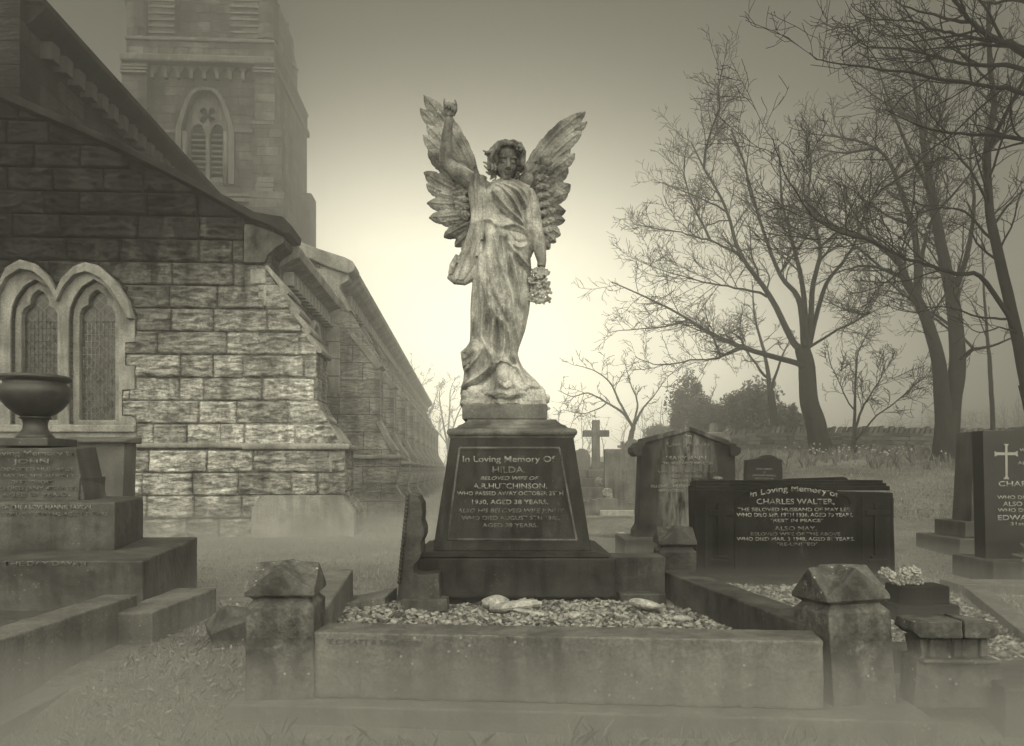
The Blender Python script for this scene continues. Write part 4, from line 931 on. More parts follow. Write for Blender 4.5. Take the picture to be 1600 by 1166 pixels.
# ---- background graves
def hstone(lab, px, pyt, wpx, Y, poly, mat=M_GREY, depth=.15, rz=0, cat='headstone', name='headstone', tilt=0):
    """poly in units of the half width, z as fraction of height"""
    x = (px - 800) / F_PX * Y; zt = 1 + (HZ - pyt) / F_PX * Y; gz = ground_z(x, Y); hw = wpx / 2 / F_PX * Y; H = zt - gz
    e = empty(name, (x, Y, gz), lab, cat, None, rz); e.rotation_euler = (0, tilt, rz)
    MB().prism([(a * hw, .12 + b * (H - .12)) for a, b in poly], -depth / 2, depth / 2).build('slab', mat, e, bevel=.015)
    MB().box(-hw * 1.12, hw * 1.12, -depth, depth, -.1, .13).build('base', mat, e, bevel=.015)
    return e
SQ = [(-1, 0), (-1, 1), (1, 1), (1, 0)]
SHO = [(-1, 0), (-1, .80), (-.80, .84), (-.72, .94), (-.4, .97), (-.3, 1), (.3, 1), (.4, .97), (.72, .94), (.80, .84), (1, .80), (1, 0)]
RND = [(-1, 0)] + [(math.cos(t), .72 + .28 * math.sin(t)) for t in np.linspace(math.pi, 0, 12)] + [(1, 0)]
hstone('pale shouldered headstone fading into the mist, left of the tall cross', 909, 701, 26, 30, SHO, M_GREY)
hstone('broad square headstone just right of the tall cross', 968, 702, 48, 18, SQ, M_GREY, .2)
hstone('round-headed headstone rising behind the broad square one', 988, 686, 28, 26, RND, M_GREY, .2)
hstone('low rounded headstone in front of the broad square one', 975, 733, 32, 15.5, [(-1, 0), (-1, .9), (-.8, 1), (1, 1), (1, 0)], M_GREY, .15)
hstone('low grey headstone against the left edge of the cross base', 902, 732, 26, 20, SQ, M_GREY, .2)
hs2 = hstone('small dark headstone with worn lettering, standing by itself before the wall', 1190, 716, 59, 13.5, [(-1, 0), (-1, .95), (.2, 1.02), (1, .98), (1, 0)], M_DARK, .12, R(8), tilt=R(1.5))
for i, (tx, w_) in enumerate([("LOVING MEMORY", .30), ("OF", .05), ("JOHN ROBERT BURNSIDE", .44), ("DIED 5TH MAY 1961", .34), ("AGED 72 YEARS", .30), ("ALSO HIS WIFE", .3), ("REST IN PEACE", .28)]):
    text('inscription', tx, w_, .03, (0, -.064, .92 - i * .055 - .12), M_LET, hs2, bold=.01)
hstone('grey kerbed stone with a rounded back standing behind the small dark headstone', 1198, 711, 44, 14.6, RND, M_DARK, .2)
def cross_stone(lab, px, Y, yt, yb, wsh, arm, ya0, ya1, steps, mat=M_GREY, cat='cross'):
    x = (px - 800) / F_PX * Y; s_ = Y / F_PX; gz = ground_z(x, Y)
    e = empty('cross_monument', (x, Y, gz), lab, cat)
    z = lambda py: 1 + (HZ - py) * s_ - gz
    h = wsh / 2 * s_; a = arm / 2 * s_
    MB().prism([(-h * 1.1, z(yb)), (-h, z(ya1)), (-a, z(ya1)), (-a, z(ya0)), (-h, z(ya0)), (-h, z(yt)), (h, z(yt)), (h, z(ya0)), (a, z(ya0)), (a, z(ya1)), (h, z(ya1)), (h * 1.1, z(yb))], -.09, .09).build('cross', mat, e, bevel=.012)
    for w2, t0, t1 in steps: MB().box(-w2 / 2 * s_, w2 / 2 * s_, -w2 / 2 * s_ * .9, w2 / 2 * s_ * .9, z(t1), z(t0)).build('step', mat, e, bevel=.02)
    return e
cross_stone('tall pale latin cross on three stone steps, rising from the misty middle ground', 931, 20, 656.6, 737, 11.6, 41, 672.5, 682.6, [(27, 734, 747), (41, 747, 761), (54, 761, 785)])
cross_stone('tiny faint stone cross between the broad square and round-headed headstones', 973, 34, 690, 712, 4.5, 16, 696, 700, [(14, 711, 730)])
cross_stone('thick stub of a cross peeping over the right shoulder of the gabled headstone', 1113, 16, 662, 684, 13, 14, 675, 677, [(30, 676, 682), (44, 682, 760)], M_GREY)
# kerbs, mound, flowers in the middle ground
M_PALE = stone('pale_kerb', .22, .42, 3, .8, .4, .006, .3, .3, 50, .25, .5)
MG = 'pale kerbs of the misty middle ground'
def mk(lab, pts, z, zt, mat=M_PALE):
    pts = [at(px, py, 1) for px, py in pts]
    P = [(p.x / (1 - p.z) * (1 - z), (1 - z) / (1 - p.z)) for p in pts]      # where the sight line meets height z
    g = min(ground_z(*p) for p in P); o = MB().hexa(P, g - .05, zt).build('kerb_stone', mat, None, bevel=.01); props(o, lab, 'kerb stone', MG)
mk('pale front kerb before the steps of the tall cross', [(908, 778), (991, 778), (991, 775.5), (908, 775.5)], .25, .27)
mk('pale side kerb slanting right from the tall cross', [(968, 771), (976, 771), (1000, 780), (992, 780)], .25, .26)
mk('long pale kerb slanting along the left of the grass mound', [(912, 812), (916, 810), (985, 838), (978, 840)], .10, .12)
mk('short pale kerb at the head of the grass mound', [(934, 796), (990, 798), (990, 801), (938, 801)], .18, .22)
e = empty('stepped_kerb_end', (2.25, 15.2, ground_z(2.25, 15.2)), 'low grave end stone stepping up to a rounded middle, before the tall cross', 'grave end stone')
st = [(911, 803), (911, 783), (922, 783), (922, 781), (934, 780.5), (934, 779), (943, 779), (946, 776), (950, 774.5), (954, 776), (958, 779), (966, 780), (966, 782), (978, 782.5), (978, 785), (990, 786), (990, 803)]
o = MB().prism([((a - 800) / F_PX * 15.2, 1 + (HZ - b) / F_PX * 15.2) for a, b in st], 15.1, 15.3).build('slab', M_GREY, e, bevel=.015); am(o, e)
p = at(950, 772, 15.2); props(roses('white_flower_head', p.x, p.y, p.z + .0, (.05, .05, .04), 6, .07, M_PETAL, seed=9), 'round white flower head on the grave end stone before the tall cross', 'flowers')
p = at(936, 754, 19.2); props(roses('flower_spray', p.x, p.y, p.z, (.07, .05, .05), 4, .08, M_PETAL, seed=11), 'white flower spray leaning against the steps of the tall cross', 'flowers')
p = at(942, 761, 19.2); 
for lab, px, pt, w_, Y, poly in [('pale square headstone half hidden behind the gabled one, left side', 1012, 694, 30, 24, SQ)]:
    hstone(lab, px, pt, w_, Y, poly, M_GREY, .2)
# grass mound
md = MB().ell((0, 0, 0), (.95, 1.5, .16), u=28, v=12)
md.v = [(a, b, c + .03 * noise.noise(Vector((a * 3, b * 3, 0)))) for a, b, c in md.v]
o = md.build('grass_mound', MATS['grass_ground'], None, smooth=True, loc=(1.75, 12.4, ground_z(1.75, 12.4))); props(o, kind='structure')

for o in list(bpy.data.objects):
    if o.type != 'MESH': continue
    n = o.name.split('.')[0]; big = max(o.dimensions) if False else 0
    if n in ('kerb_stone', 'foundation_slab', 'kerb_footing', 'fallen_cap', 'fallen_slab'):
        y = o.location.y if o.location.y else sum(v.co.y for v in o.data.vertices) / len(o.data.vertices)
        if y < 6.6: weather(o, .0075 if y < 4 else .010, .004)
    elif n == 'cap' and o.parent.name.startswith('kerb_post'): pass
    elif n in ('shaft', 'cap', 'scroll', 'foot', 'body', 'pilaster') and o.parent and o.parent.name.split('.')[0] in ('kerb_post', 'broken_scroll_stone', 'broken_pillar_stone'): weather(o, .0048, .0035, .03)
    elif n in ('lower_tier', 'middle_tier'): weather(o, .012, .006)
    elif n in ('plinth', 'plinth_top') and o.parent and o.parent.name == 'inscribed_pedestal': weather(o, .009, .0035)
# ================================================================== ANGEL
SU = 5.72 / F_PX                       # metres per photograph pixel at the statue
ang = empty('angel_statue', (-.057, 5.72, 1.466), 'weathered stone angel with spread wings, one arm raised, standing on the inscribed pedestal', 'statue')
def A(px, py, d=0.0):                  # d in the same units, negative towards the viewer
    return Vector(((px - 788) * SU, d * SU, (632 - py) * SU + .0))
def remesh(o, vox, smooth=2, disp=None):
    m = o.modifiers.new('remesh', 'REMESH'); m.mode = 'VOXEL'; m.voxel_size = vox; m.use_smooth_shade = True
    if smooth: s_ = o.modifiers.new('smooth', 'SMOOTH'); s_.iterations = smooth; s_.factor = .5
    return o
# ---- robe: rows of the silhouette (py: left, right, half depth, centre offset)
ROWS = [(612, 719, 850, 60, 0), (600, 721, 846, 56, 0), (590, 724, 837, 50, -2), (580, 725, 826, 47, -3), (570, 725, 817, 44, -3), (560, 722, 812, 42, -3), (548, 720, 809, 40, -2), (538, 729, 811, 38, 0), (530, 734, 814, 37, 0), (510, 735, 821, 37, 0),
        (480, 735, 827, 37, 0), (460, 736, 829, 38, 0), (440, 738, 829, 38, 0), (415, 744, 830, 38, 0), (400, 747, 829, 38, 0), (380, 750, 826, 35, 0), (365, 752, 823, 33, 0), (354, 754, 821, 31, 0),
        (342, 754, 822, 32, -1), (330, 755, 824, 35, -2), (318, 756, 827, 37, -3), (306, 757, 829, 36, -2), (298, 757, 830, 33, 0), (291, 760, 828, 28, 2), (286, 768, 820, 22, 3), (281, 776, 810, 16, 3)]
# cloth folds drawn on the front: (points, half width, height); negative = channel
FOLDS = [
 ([(747,360),(749,415),(753,440),(762,475),(774,495),(790,512),(801,536),(809,569)],4.5,5.5), ([(756,372),(760,420),(768,460),(784,488),(797,512),(806,540)],3.5,-4),
 ([(784,376),(788,405),(793,437),(801,470),(804,505),(812,536)],3.5,5), ([(790,380),(796,420),(803,450),(809,480)],3,-4),
 ([(795,387),(802,398),(809,404),(818,412),(827,419)],3,5), ([(797,397),(806,412),(816,422),(824,428)],2.5,-3), ([(800,404),(806,430),(812,460),(816,490),(815,520)],3,4),
 ([(739,440),(738,470),(737,497),(736,525)],4,4), ([(745,440),(745,475),(743,505),(741,528)],3,-4), ([(750,436),(752,470),(750,500),(747,520),(738,534)],3.2,4.5),
 ([(760,442),(761,470),(760,492),(756,512),(754,530),(762,548),(771,563)],4,6), ([(766,470),(767,500),(764,520)],3,-4.5),
 ([(770,478),(771,510),(770,541),(774,574)],3.5,5.5), ([(777,490),(779,520),(781,550)],3,-4),
 ([(786,484),(788,515),(789,540),(784,566)],3.2,5), ([(794,500),(798,525),(797,547),(793,566)],3,4.5),
 ([(756,345),(762,347),(769,350),(776,359)],2.5,4), ([(754,352),(758,372),(757,395)],3,-3), ([(790,360),(803,357),(812,358),(820,361)],2.5,4.5), ([(782,362),(797,366),(812,367),(823,368)],2.2,-3),
 ([(784,338),(795,346),(808,352),(821,356)],2.4,-3),
 ([(775,294),(788,306),(798,318),(811,335),(820,351)],2.6,4.5), ([(781,290),(796,300),(808,310),(822,325)],2.6,4.5), ([(770,308),(779,320),(789,329),(801,340),(812,348),(821,356)],2.6,4.2),
 ([(778,298),(791,313),(802,327),(815,345)],1.9,-3.4), ([(784,293),(799,306),(812,321),(820,333)],1.9,-3.4), ([(788,286),(800,292),(812,302),(822,312)],2.3,4), ([(768,300),(769,316),(776,330),(786,340)],2,-3),
 ([(793,371),(797,382),(803,390),(810,393),(818,390),(827,378)],2.6,4.2), ([(797,371),(803,380),(811,383),(820,378)],2,-3),
 ([(762,380),(768,410),(776,440),(784,462)],5,-2.5), ([(772,372),(778,400),(786,430),(794,455)],3,3),
 ([(722,604),(731,598),(743,593),(757,584),(767,574),(770,566)],4,7), ([(727,612),(745,604),(758,596),(766,588)],3.5,-5), ([(724,580),(736,572),(748,560),(754,545)],3,5), ([(722,560),(733,556),(742,546)],3,4), ([(728,552),(736,570),(731,590)],3,-4),
 ([(773,578),(776,571),(784,567),(795,569),(806,574),(813,582),(816,594)],3.2,7), ([(806,562),(812,575),(822,586),(836,594)],3.5,6), ([(800,560),(803,572)],3,-4), ([(812,566),(818,578),(830,587)],3,-4),
 ([(741,300),(745,330),(746,360)],3,3)]
def seg_d(P, pts):
    best = np.full(len(P), 1e9); par = np.zeros(len(P)); n = len(pts) - 1
    for i in range(n):
        a = np.array(pts[i], float); b = np.array(pts[i + 1], float); ab = b - a
        t = np.clip(((P - a) @ ab) / (ab @ ab), 0, 1); d = np.linalg.norm(P - (a + t[:, None] * ab), axis=1)
        k = d < best; best[k] = d[k]; par[k] = (i + t[k]) / n
    return best, par
def robe():
    nh, na = 420, 260
    rows = np.array(sorted(ROWS), float); ys = np.linspace(281, 612, nh)
    def smi(c):
        v = np.interp(ys, rows[:, 0], rows[:, c]); k = np.array([1, 2, 3, 2, 1]) / 9; return np.convolve(np.pad(v, 2, 'edge'), k, 'valid')
    xl, xr, hd, oc = smi(1), smi(2), smi(3), smi(4)
    th = np.linspace(0, 2 * math.pi, na, endpoint=False)
    ct, st = np.cos(th), np.sin(th); pw = .82
    cx = (xl + xr) / 2; hw = (xr - xl) / 2
    X = cx[:, None] + hw[:, None] * (np.sign(ct) * np.abs(ct) ** pw)[None]
    D = oc[:, None] + hd[:, None] * (np.sign(st) * np.abs(st) ** pw)[None]
    Yp = np.repeat(ys[:, None], na, 1)
    P = np.stack([X.ravel(), Yp.ravel()], 1); front = np.clip(-np.repeat(st[None], nh, 0).ravel() * 2.2, 0, 1)
    H = np.zeros(len(P))
    for pts, wd, h in FOLDS:
        d, t = seg_d(P, pts); H += (h * 1.5 if h > 0 else h * (1.15 if pts[0][1] < 345 else 1.7)) * np.exp(-np.abs(d / wd) ** 1.6 * 1.05) * np.minimum(1, np.minimum(t + .15, 1.12 - t) * 6)
    # body under the cloth: bust, belly, forward knee
    for (bx, by, rx, ry, h) in [(776, 309, 13, 12, 6), (808, 311, 12, 12, 6), (789, 376, 24, 26, 5), (778, 505, 18, 42, 8), (764, 440, 22, 50, 4), (812, 440, 16, 40, 3)]:
        H += h * np.exp(-(((P[:, 0] - bx) / rx) ** 2 + ((P[:, 1] - by) / ry) ** 2))
    # fine running creases following the length
    H += .7 * np.sin(P[:, 0] * .85 + .03 * P[:, 1] + 2.2 * np.sin(P[:, 1] * .03)) * np.clip((P[:, 1] - 390) / 60, 0, 1)
    # back and sides: long vertical pleats
    side = 1 - front; H2 = side * 2.0 * np.sin(np.tile(th * 17, nh) + P[:, 1] * .01)
    D2 = D.ravel() - H * front + H2 * np.sign(D.ravel() + .01) * .6
    V = np.stack([(P[:, 0] - 788) * SU, D2 * SU, (632 - P[:, 1]) * SU], 1)
    idx = np.arange(nh * na).reshape(nh, na); a = idx[:-1]; b = idx[1:]
    Fq = np.stack([a, np.roll(a, -1, 1), np.roll(b, -1, 1), b], -1).reshape(-1, 4)
    return V, Fq, idx
V, Fq, idx = robe()
m = MB(); m.add(V.tolist(), Fq.tolist()); m.f.append(tuple(idx[0].tolist())); m.f.append(tuple(idx[-1][::-1].tolist()))
# shoulders and neck
m.tube([A(790, 292, 2), A(790, 276, 1), A(791, 262, 0)], [13 * SU, 9.5 * SU, 9.5 * SU], 16)
m.tube([A(760, 296, 2), A(775, 287, 2), A(790, 283, 2), A(808, 287, 2), A(824, 296, 2)], [12 * SU, 11 * SU, 12 * SU, 11 * SU, 12 * SU], 14)
# raised arm (her right): shoulder, elbow, wrist
m.tube([A(760, 294, 2), A(741, 282, 0), A(722, 270, -5), A(704, 259, -9), A(697, 252, -11)], [15 * SU, 15 * SU, 13 * SU, 11 * SU, 10 * SU], 16)
m.ell(A(698, 254, -10), 10.3 * SU)
m.tube([A(697, 254, -11), A(698, 236, -15), A(699.5, 216, -17), A(702, 200, -18), A(703.5, 188, -18)], [10 * SU, 10.2 * SU, 8.6 * SU, 6.8 * SU, 6.3 * SU], 16)
# its hand: palm, four curled fingers, raised fingertip stub and thumb
m.ell(A(704, 178, -18), (7.6 * SU, 5 * SU, 9.5 * SU)); 
for i, (x, z0, z1) in enumerate([(698, 168, 176), (703, 167, 177), (708, 168.5, 179), (712, 172, 182)]):
    m.tube([A(x - 1, 177, -18), A(x, z0, -19), A(x + .8, z0 - .5, -23), A(x + 1, (z0 + z1) / 2, -27), A(x + .5, z1, -25)], [2.7 * SU, 2.6 * SU, 2.4 * SU, 2.2 * SU, 1.9 * SU], 8)
m.tube([A(697, 172, -18), A(696, 164, -19), A(696.3, 158, -19)], [2.5 * SU, 2.0 * SU, 1.2 * SU], 8)
m.tube([A(709, 185, -20), A(714, 178, -23), A(714.5, 170, -24), A(712.5, 162, -24)], [3 * SU, 2.6 * SU, 2.2 * SU, 1.2 * SU], 8)
# lowered arm (her left) with hand round the flower stalks
m.tube([A(822, 296, 2), A(829, 310, 0), A(832, 330, -1), A(835, 352, -3), A(839.5, 372, -8), A(843.5, 392, -12), A(846, 408, -15), A(845, 416, -16)], [13 * SU, 13.5 * SU, 13 * SU, 12.5 * SU, 11.5 * SU, 9.5 * SU, 7 * SU, 6.5 * SU], 16)
m.tube([A(824, 312, -6), A(825, 340, -8), A(828, 366, -8), A(829, 386, -6), A(827, 398, -4)], [7 * SU, 8 * SU, 8 * SU, 6 * SU, 3 * SU], 12)
m.ell(A(845, 424, -17), (8 * SU, 5.5 * SU, 8 * SU))
for i in range(4):
    x = 839.5 + i * 3.9; m.tube([A(x + .5, 424, -20), A(x - .3, 430, -23), A(x - .8, 436 - abs(i - 1.3) * .6, -22), A(x - .4, 440 - abs(i - 1.3) * 1.6, -18)], [2.7 * SU, 2.5 * SU, 2.2 * SU, 1.7 * SU], 8)
m.tube([A(839, 419, -20), A(835, 425, -23), A(835, 432, -24)], [2.9 * SU, 2.6 * SU, 1.9 * SU], 8)
# sleeve and mantle falling from the raised arm
def curtain(path_l, path_r, dl, dr, thick, folds, n=60, k=18):
    """hanging cloth between two edge lines; rows along the fall, pleats across"""
    def samp(p, t): 
        L = len(p) - 1; i = min(int(t * L), L - 1); f = t * L - i; return (p[i][0] * (1 - f) + p[i + 1][0] * f, p[i][1] * (1 - f) + p[i + 1][1] * f)
    vs = []
    for i in range(n + 1):
        t = i / n; a = samp(path_l, t); b = samp(path_r, t)
        for side in (0, 1):
            for j in range(k + 1):
                s_ = j / k if side == 0 else 1 - j / k
                x = a[0] + (b[0] - a[0]) * s_; y = a[1] + (b[1] - a[1]) * s_
                bulge = math.sin(math.pi * s_)
                d = dl + (dr - dl) * s_
                d += (-thick * bulge - 2.6 * math.sin(s_ * folds * 6.283 + t * 2.2) * (.3 + .7 * bulge)) if side == 0 else thick * .8 * bulge
                vs.append(A(x, y, d))
    w_ = 2 * (k + 1); fs = []
    for i in range(n):
        for j in range(w_): fs.append((i * w_ + j, i * w_ + (j + 1) % w_, (i + 1) * w_ + (j + 1) % w_, (i + 1) * w_ + j))
    fs.append(tuple(range(w_))); fs.append(tuple(n * w_ + j for j in reversed(range(w_))))
    return vs, fs
m.add(*curtain([(728, 272), (730, 290), (733, 310), (736, 335), (733, 352), (727, 372), (721, 388), (713, 402), (707, 410), (702, 420), (701, 428), (705, 436)],
               [(762, 276), (759, 290), (757, 310), (756, 335), (755, 352), (752, 372), (750, 388), (748, 400), (747, 412), (745, 422), (740, 431), (733, 438)], -4, -12, 14, 2.6))
m.tube([A(702, 428, -6), A(712, 434, -10), A(726, 436, -12), A(738, 430, -12), A(746, 416, -12)], [5 * SU, 8 * SU, 8 * SU, 8 * SU, 6 * SU], 12)
m.tube([A(716, 398, -14), A(708, 414, -16), A(705, 427, -14)], [4 * SU, 5 * SU, 4 * SU], 8)
for pts, r in [([(735, 272), (738, 300), (741, 330), (739, 356), (730, 384), (716, 410)], 3.2), ([(743, 270), (746, 300), (748, 335), (744, 365), (737, 395), (725, 420)], 3.4), ([(752, 276), (753, 305), (753, 340), (750, 370), (746, 400)], 3.0), ([(757, 280), (758, 310), (757, 345), (754, 375)], 2.6)]:
    m.tube([A(x, y, -19 + 3 * abs(i - 2.5) * .5) for i, (x, y) in enumerate(pts)], [r * SU * (.6 + .5 * math.sin(math.pi * (i + .5) / len(pts))) for i in range(len(pts))], 8)
# hem frill spread on the left, cloth points
m.add(*[[A(720, 547, -14), A(742, 532, -30), A(745, 560, -40), A(724, 572, -26), A(722, 548, 6), A(742, 530, 4), A(745, 562, 0), A(724, 574, 0)], [(0, 1, 2, 3), (4, 7, 6, 5), (0, 4, 5, 1), (1, 5, 6, 2), (2, 6, 7, 3), (3, 7, 4, 0)]])
# foot stepping out under the hem
m.tube([A(786, 572, -44), A(785.5, 584, -54), A(786.5, 595, -62), A(787, 601, -64)], [9.5 * SU, 10.5 * SU, 9.8 * SU, 7.5 * SU], 14)
for i in range(5):
    x = 779.5 + i * 4.0; r = (2.1, 2.2, 2.3, 2.5, 3.6)[i]; y0 = (600, 603, 605, 606, 605)[i]
    m.tube([A(x, y0 - 6, -66), A(x + .4, y0 - 1, -71), A(x + .5, y0 + 2.5, -71)], [r * SU, r * SU * 1.1, r * SU * .8], 8)
# ---- head
HC = A(791, 249, -6); HR = Matrix.Rotation(R(12), 3, 'Z') @ Matrix.Rotation(R(24), 3, 'X')
def H(x, y, z): return HC + HR @ Vector((x * SU, y * SU, z * SU))
def he(x, y, z, rx, ry, rz_, u=14, v=10): m.ell(H(x, y, z), (rx * SU, ry * SU, rz_ * SU), HR, u, v)
he(0, 8, 10, 18.5, 22, 20, 20, 14); he(0, -1, 5, 15.6, 15, 19, 20, 14); he(0, -4, -9, 14.2, 14.5, 16.5, 20, 14); he(0, -13.5, -22.5, 6, 5.8, 5.0); he(0, -7, -18, 10.5, 9.5, 9)
for sgn in (-1, 1):
    he(8.2 * sgn, -11.5, -9, 6.6, 5.6, 6.6); he(7.4 * sgn, -14.8, 6.4, 6.6, 3.0, 2.0); he(7.2 * sgn, -12.8, 1.0, 4.4, 3.6, 2.9); he(7.2 * sgn, -15.6, -.8, 4.2, 1.1, .8); he(2.5 * sgn, -19.2, -9.0, 2.0, 2.0, 1.6)
m.tube([H(0, -15, 7), H(0, -17.6, 2), H(0, -20.8, -4), H(0, -22.8, -8.2)], [2.4 * SU, 2.2 * SU, 2.5 * SU, 3.0 * SU], 10)
he(0, -17.9, -14.2, 5.2, 2.6, 1.5); he(0, -17.5, -17.2, 4.2, 2.6, 1.7); he(0, -5, 12, 15.5, 14.5, 12, 20, 14)
# hair: waved locks off a centre parting, tips flying out on her right
rg = random.Random(21)
for sgn in (-1, 1):
    for k in range(30):
        f = k / 29; ph = rg.uniform(0, 6); y0 = -16 + 32 * f; xe = (21 + rg.uniform(-2, 5)); ze = -14 - 10 * rg.random() + 3 * f
        pts = []
        for i in range(13):
            t = i / 12; a_ = t * 1.75
            x = sgn * ((2 + (xe - 1) * math.sin(min(a_, 1.5708))) + 2.6 * t * math.sin(t * 17 + ph)); z = 29 * math.cos(a_ * .95) - 3 * f + 1.6 * math.cos(t * 17 + ph)
            if t > .62: z = z + (ze - z) * (t - .62) / .38 * .6
            y = y0 * (1 - .15 * t) - (2 if f < .3 else 0) * math.sin(t * 3.1) + 2.4 * math.sin(t * 15 + ph * 2)
            pts.append(H(x, y, z))
        rr_ = rg.uniform(1.7, 2.7); m.tube(pts, [rr_ * SU * (.75 + .5 * math.sin(math.pi * min(1, t_ / 12 + .1))) for t_ in range(13)], 7)
for i in range(46):   # curls at the sides
    sgn = rg.choice((-1, 1)); z = rg.uniform(-24, 14); x = sgn * (19 + rg.uniform(-2, 4) - abs(z) * .06); y = rg.uniform(-10, 12); r0 = rg.uniform(2.6, 4.4)
    pts = [H(x + r0 * math.cos(t) * sgn, y + t * .6, z + r0 * math.sin(t) - t * .5) for t in np.linspace(0, 5.2, 9)]
    m.tube(pts, [1.9 * SU * (1 - .07 * j) for j in range(9)], 7)
for pts in ([(-18, -8, 14), (-26, -9, 12), (-33, -8, 10), (-39, -7, 12.5)], [(-19, -6, 8), (-28, -6, 5), (-36, -5, 8)], [(-20, -4, 0), (-29, -4, -6), (-37, -3, -4)], [(-20, -2, -8), (-28, -2, -14), (-35, 0, -9)], [(-19, 0, -14), (-26, 0, -20), (-31, 2, -18)],
            [(18, -6, 8), (24, -6, 4), (28, -5, 1)], [(19, -4, 0), (25, -3, -6), (30, -2, -3)], [(18, -2, -8), (24, -2, -13), (27, 0, -11)], [(16, 2, -12), (20, 2, -20), (21, 3, -26)], [(-16, 2, -12), (-20, 2, -22), (-22, 3, -28)]):
    m.tube([H(*p) for p in pts], [(4.6 - 3.5 * i / (len(pts) - 1)) * SU for i in range(len(pts))], 8)
he(0, 14, 0, 22, 16, 26); he(-17, 4, 2, 9, 12, 15); he(17, 4, 0, 8, 12, 15)
# flower wreath over the brow
for i in range(13):
    t = -1.35 + 2.7 * i / 12; m.ell(H(20.5 * math.sin(t), -17.5 * math.cos(t * .85) - 2, 20 + 5.5 * math.cos(t * 1.2)), rg.uniform(2.8, 4.2) * SU, u=8, v=6)
m.ell(H(14, -17, 23), (7.5 * SU, 3.4 * SU, 7 * SU), HR); m.ell(H(14, -20.5, 23), (2.6 * SU, 2.6 * SU, 2.6 * SU), HR)
for k in range(6): m.ell(H(14 + 5.2 * math.cos(k * 1.047), -19.4, 23 + 5.2 * math.sin(k * 1.047)), 2.5 * SU, u=8, v=6)
fig = remesh(m.build('figure', M_ANGEL, ang), .0034, 2)

# ---- rocky cloud base
m = MB()
m.frus(-66 * SU, 64 * SU, -60 * SU, 58 * SU, 0, 22 * SU, 4 * SU)
rg = random.Random(5)
for i in range(46):
    t = rg.uniform(0, 6.283); x = 788 + 60 * math.cos(t) * rg.uniform(.75, 1.02); d = 54 * math.sin(t) * rg.uniform(.8, 1.05); py = rg.uniform(606, 629)
    q = Matrix.Rotation(rg.uniform(-.5, .5), 3, 'Y') @ Matrix.Rotation(rg.uniform(0, 3), 3, 'Z')
    m.ell(A(x, py, d), (rg.uniform(8, 20) * SU, rg.uniform(6, 12) * SU, rg.uniform(3, 7) * SU), q, 10, 8)
m.ell(A(790, 616, -50), (34 * SU, 20 * SU, 9 * SU)); m.ell(A(757, 610, -42), (26 * SU, 16 * SU, 10 * SU)); m.ell(A(828, 603, -36), (20 * SU, 22 * SU, 7 * SU), Matrix.Rotation(.25, 3, 'Y'))
o = m.build('rocky_base', M_ANGEL, ang); o.modifiers.new('remesh', 'REMESH').mode = 'VOXEL'; o.modifiers[0].voxel_size = .007
tx = bpy.data.textures.new('rock_noise', 'CLOUDS'); tx.noise_scale = .05; dm = o.modifiers.new('rough', 'DISPLACE'); dm.texture = tx; dm.strength = .034; dm.mid_level = .5
for p_ in (): pass

# ---- flowers held in the lowered hand
fl = MB(); rg = random.Random(8)
spots = [(833, 425, -24), (842, 432, -28), (852, 428, -26), (831, 438, -24), (841, 447, -30), (852, 443, -27), (835, 455, -24), (846, 460, -28), (855, 456, -22), (837, 468, -20), (848, 470, -24), (856, 467, -18), (829, 463, -18), (832, 446, -14), (852, 450, -14)]
for x, y, d in spots:
    c = A(x, y, d); ax = Vector((rg.uniform(-.6, .6), -1, rg.uniform(-.4, .5))).normalized(); q = ax.to_track_quat('Z', 'Y').to_matrix(); r = rg.uniform(5.6, 7.4) * SU
    fl.ell(c, r * .5, u=8, v=6)
    for k in range(6):
        t = 1.047 * k + rg.random(); fl.ell(c + q @ Vector((math.cos(t) * r * .7, math.sin(t) * r * .7, r * .05)), (r * .46, r * .42, r * .22), q @ Matrix.Rotation(t, 3, 'Z') @ Matrix.Rotation(-.5, 3, 'Y'), 8, 6)
fl.ell(A(842, 448, -16), (10 * SU, 8 * SU, 26 * SU))
remesh(fl.build('flower_bunch', M_ANGEL, ang), .004, 0)

# ---- wings: overlapping carved feathers (root, tip, half width), photograph pixels
def zl(x, y): return (640 + x / 4.163, 120 + y / 4.163)
def feather(mb, r, t, hw, d0, d1, thick=3.2, n=26, k=9, bend=0.0, tipn=.68, notch=0):
    r = np.array(r, float); t = np.array(t, float); ax = t - r; L = np.linalg.norm(ax); ax /= L; nr = np.array([-ax[1], ax[0]])
    vs = []
    for i in range(n + 1):
        f = i / n
        w_ = hw * min(1.0, .45 + 1.5 * f) * (1 if f < tipn else max(.02, (1 - ((f - tipn) / (1 - tipn)) ** 2.4)) ** .6)
        c = r + ax * L * f + nr * bend * math.sin(math.pi * f * .9) * L
        for side in (0, 1):
            for j in range(k + 1):
                s_ = -1 + 2 * j / k if side == 0 else 1 - 2 * j / k
                p = c + nr * w_ * s_
                d = d0 + (d1 - d0) * f
                prof = (1 - abs(s_) ** 2.2)
                shaft = 2.4 * math.exp(-(s_ / .12) ** 2) * (1 - f * .5)
                barb = .75 * math.sin((f * L * .62 + abs(s_) * 4.0))
                if notch: p = p + ax * notch * math.sin(s_ * 9) * max(0, f - .8) * 5
                vs.append(A(p[0], p[1], d + ((-thick * prof - shaft - barb) if side == 0 else thick * .6 * prof)))
    w2 = 2 * (k + 1); fs = []
    for i in range(n):
        for j in range(w2): fs.append((i * w2 + j, i * w2 + (j + 1) % w2, (i + 1) * w2 + (j + 1) % w2, (i + 1) * w2 + j))
    fs.append(tuple(range(w2))); fs.append(tuple(n * w2 + j for j in reversed(range(w2))))
    mb.add(vs, fs)
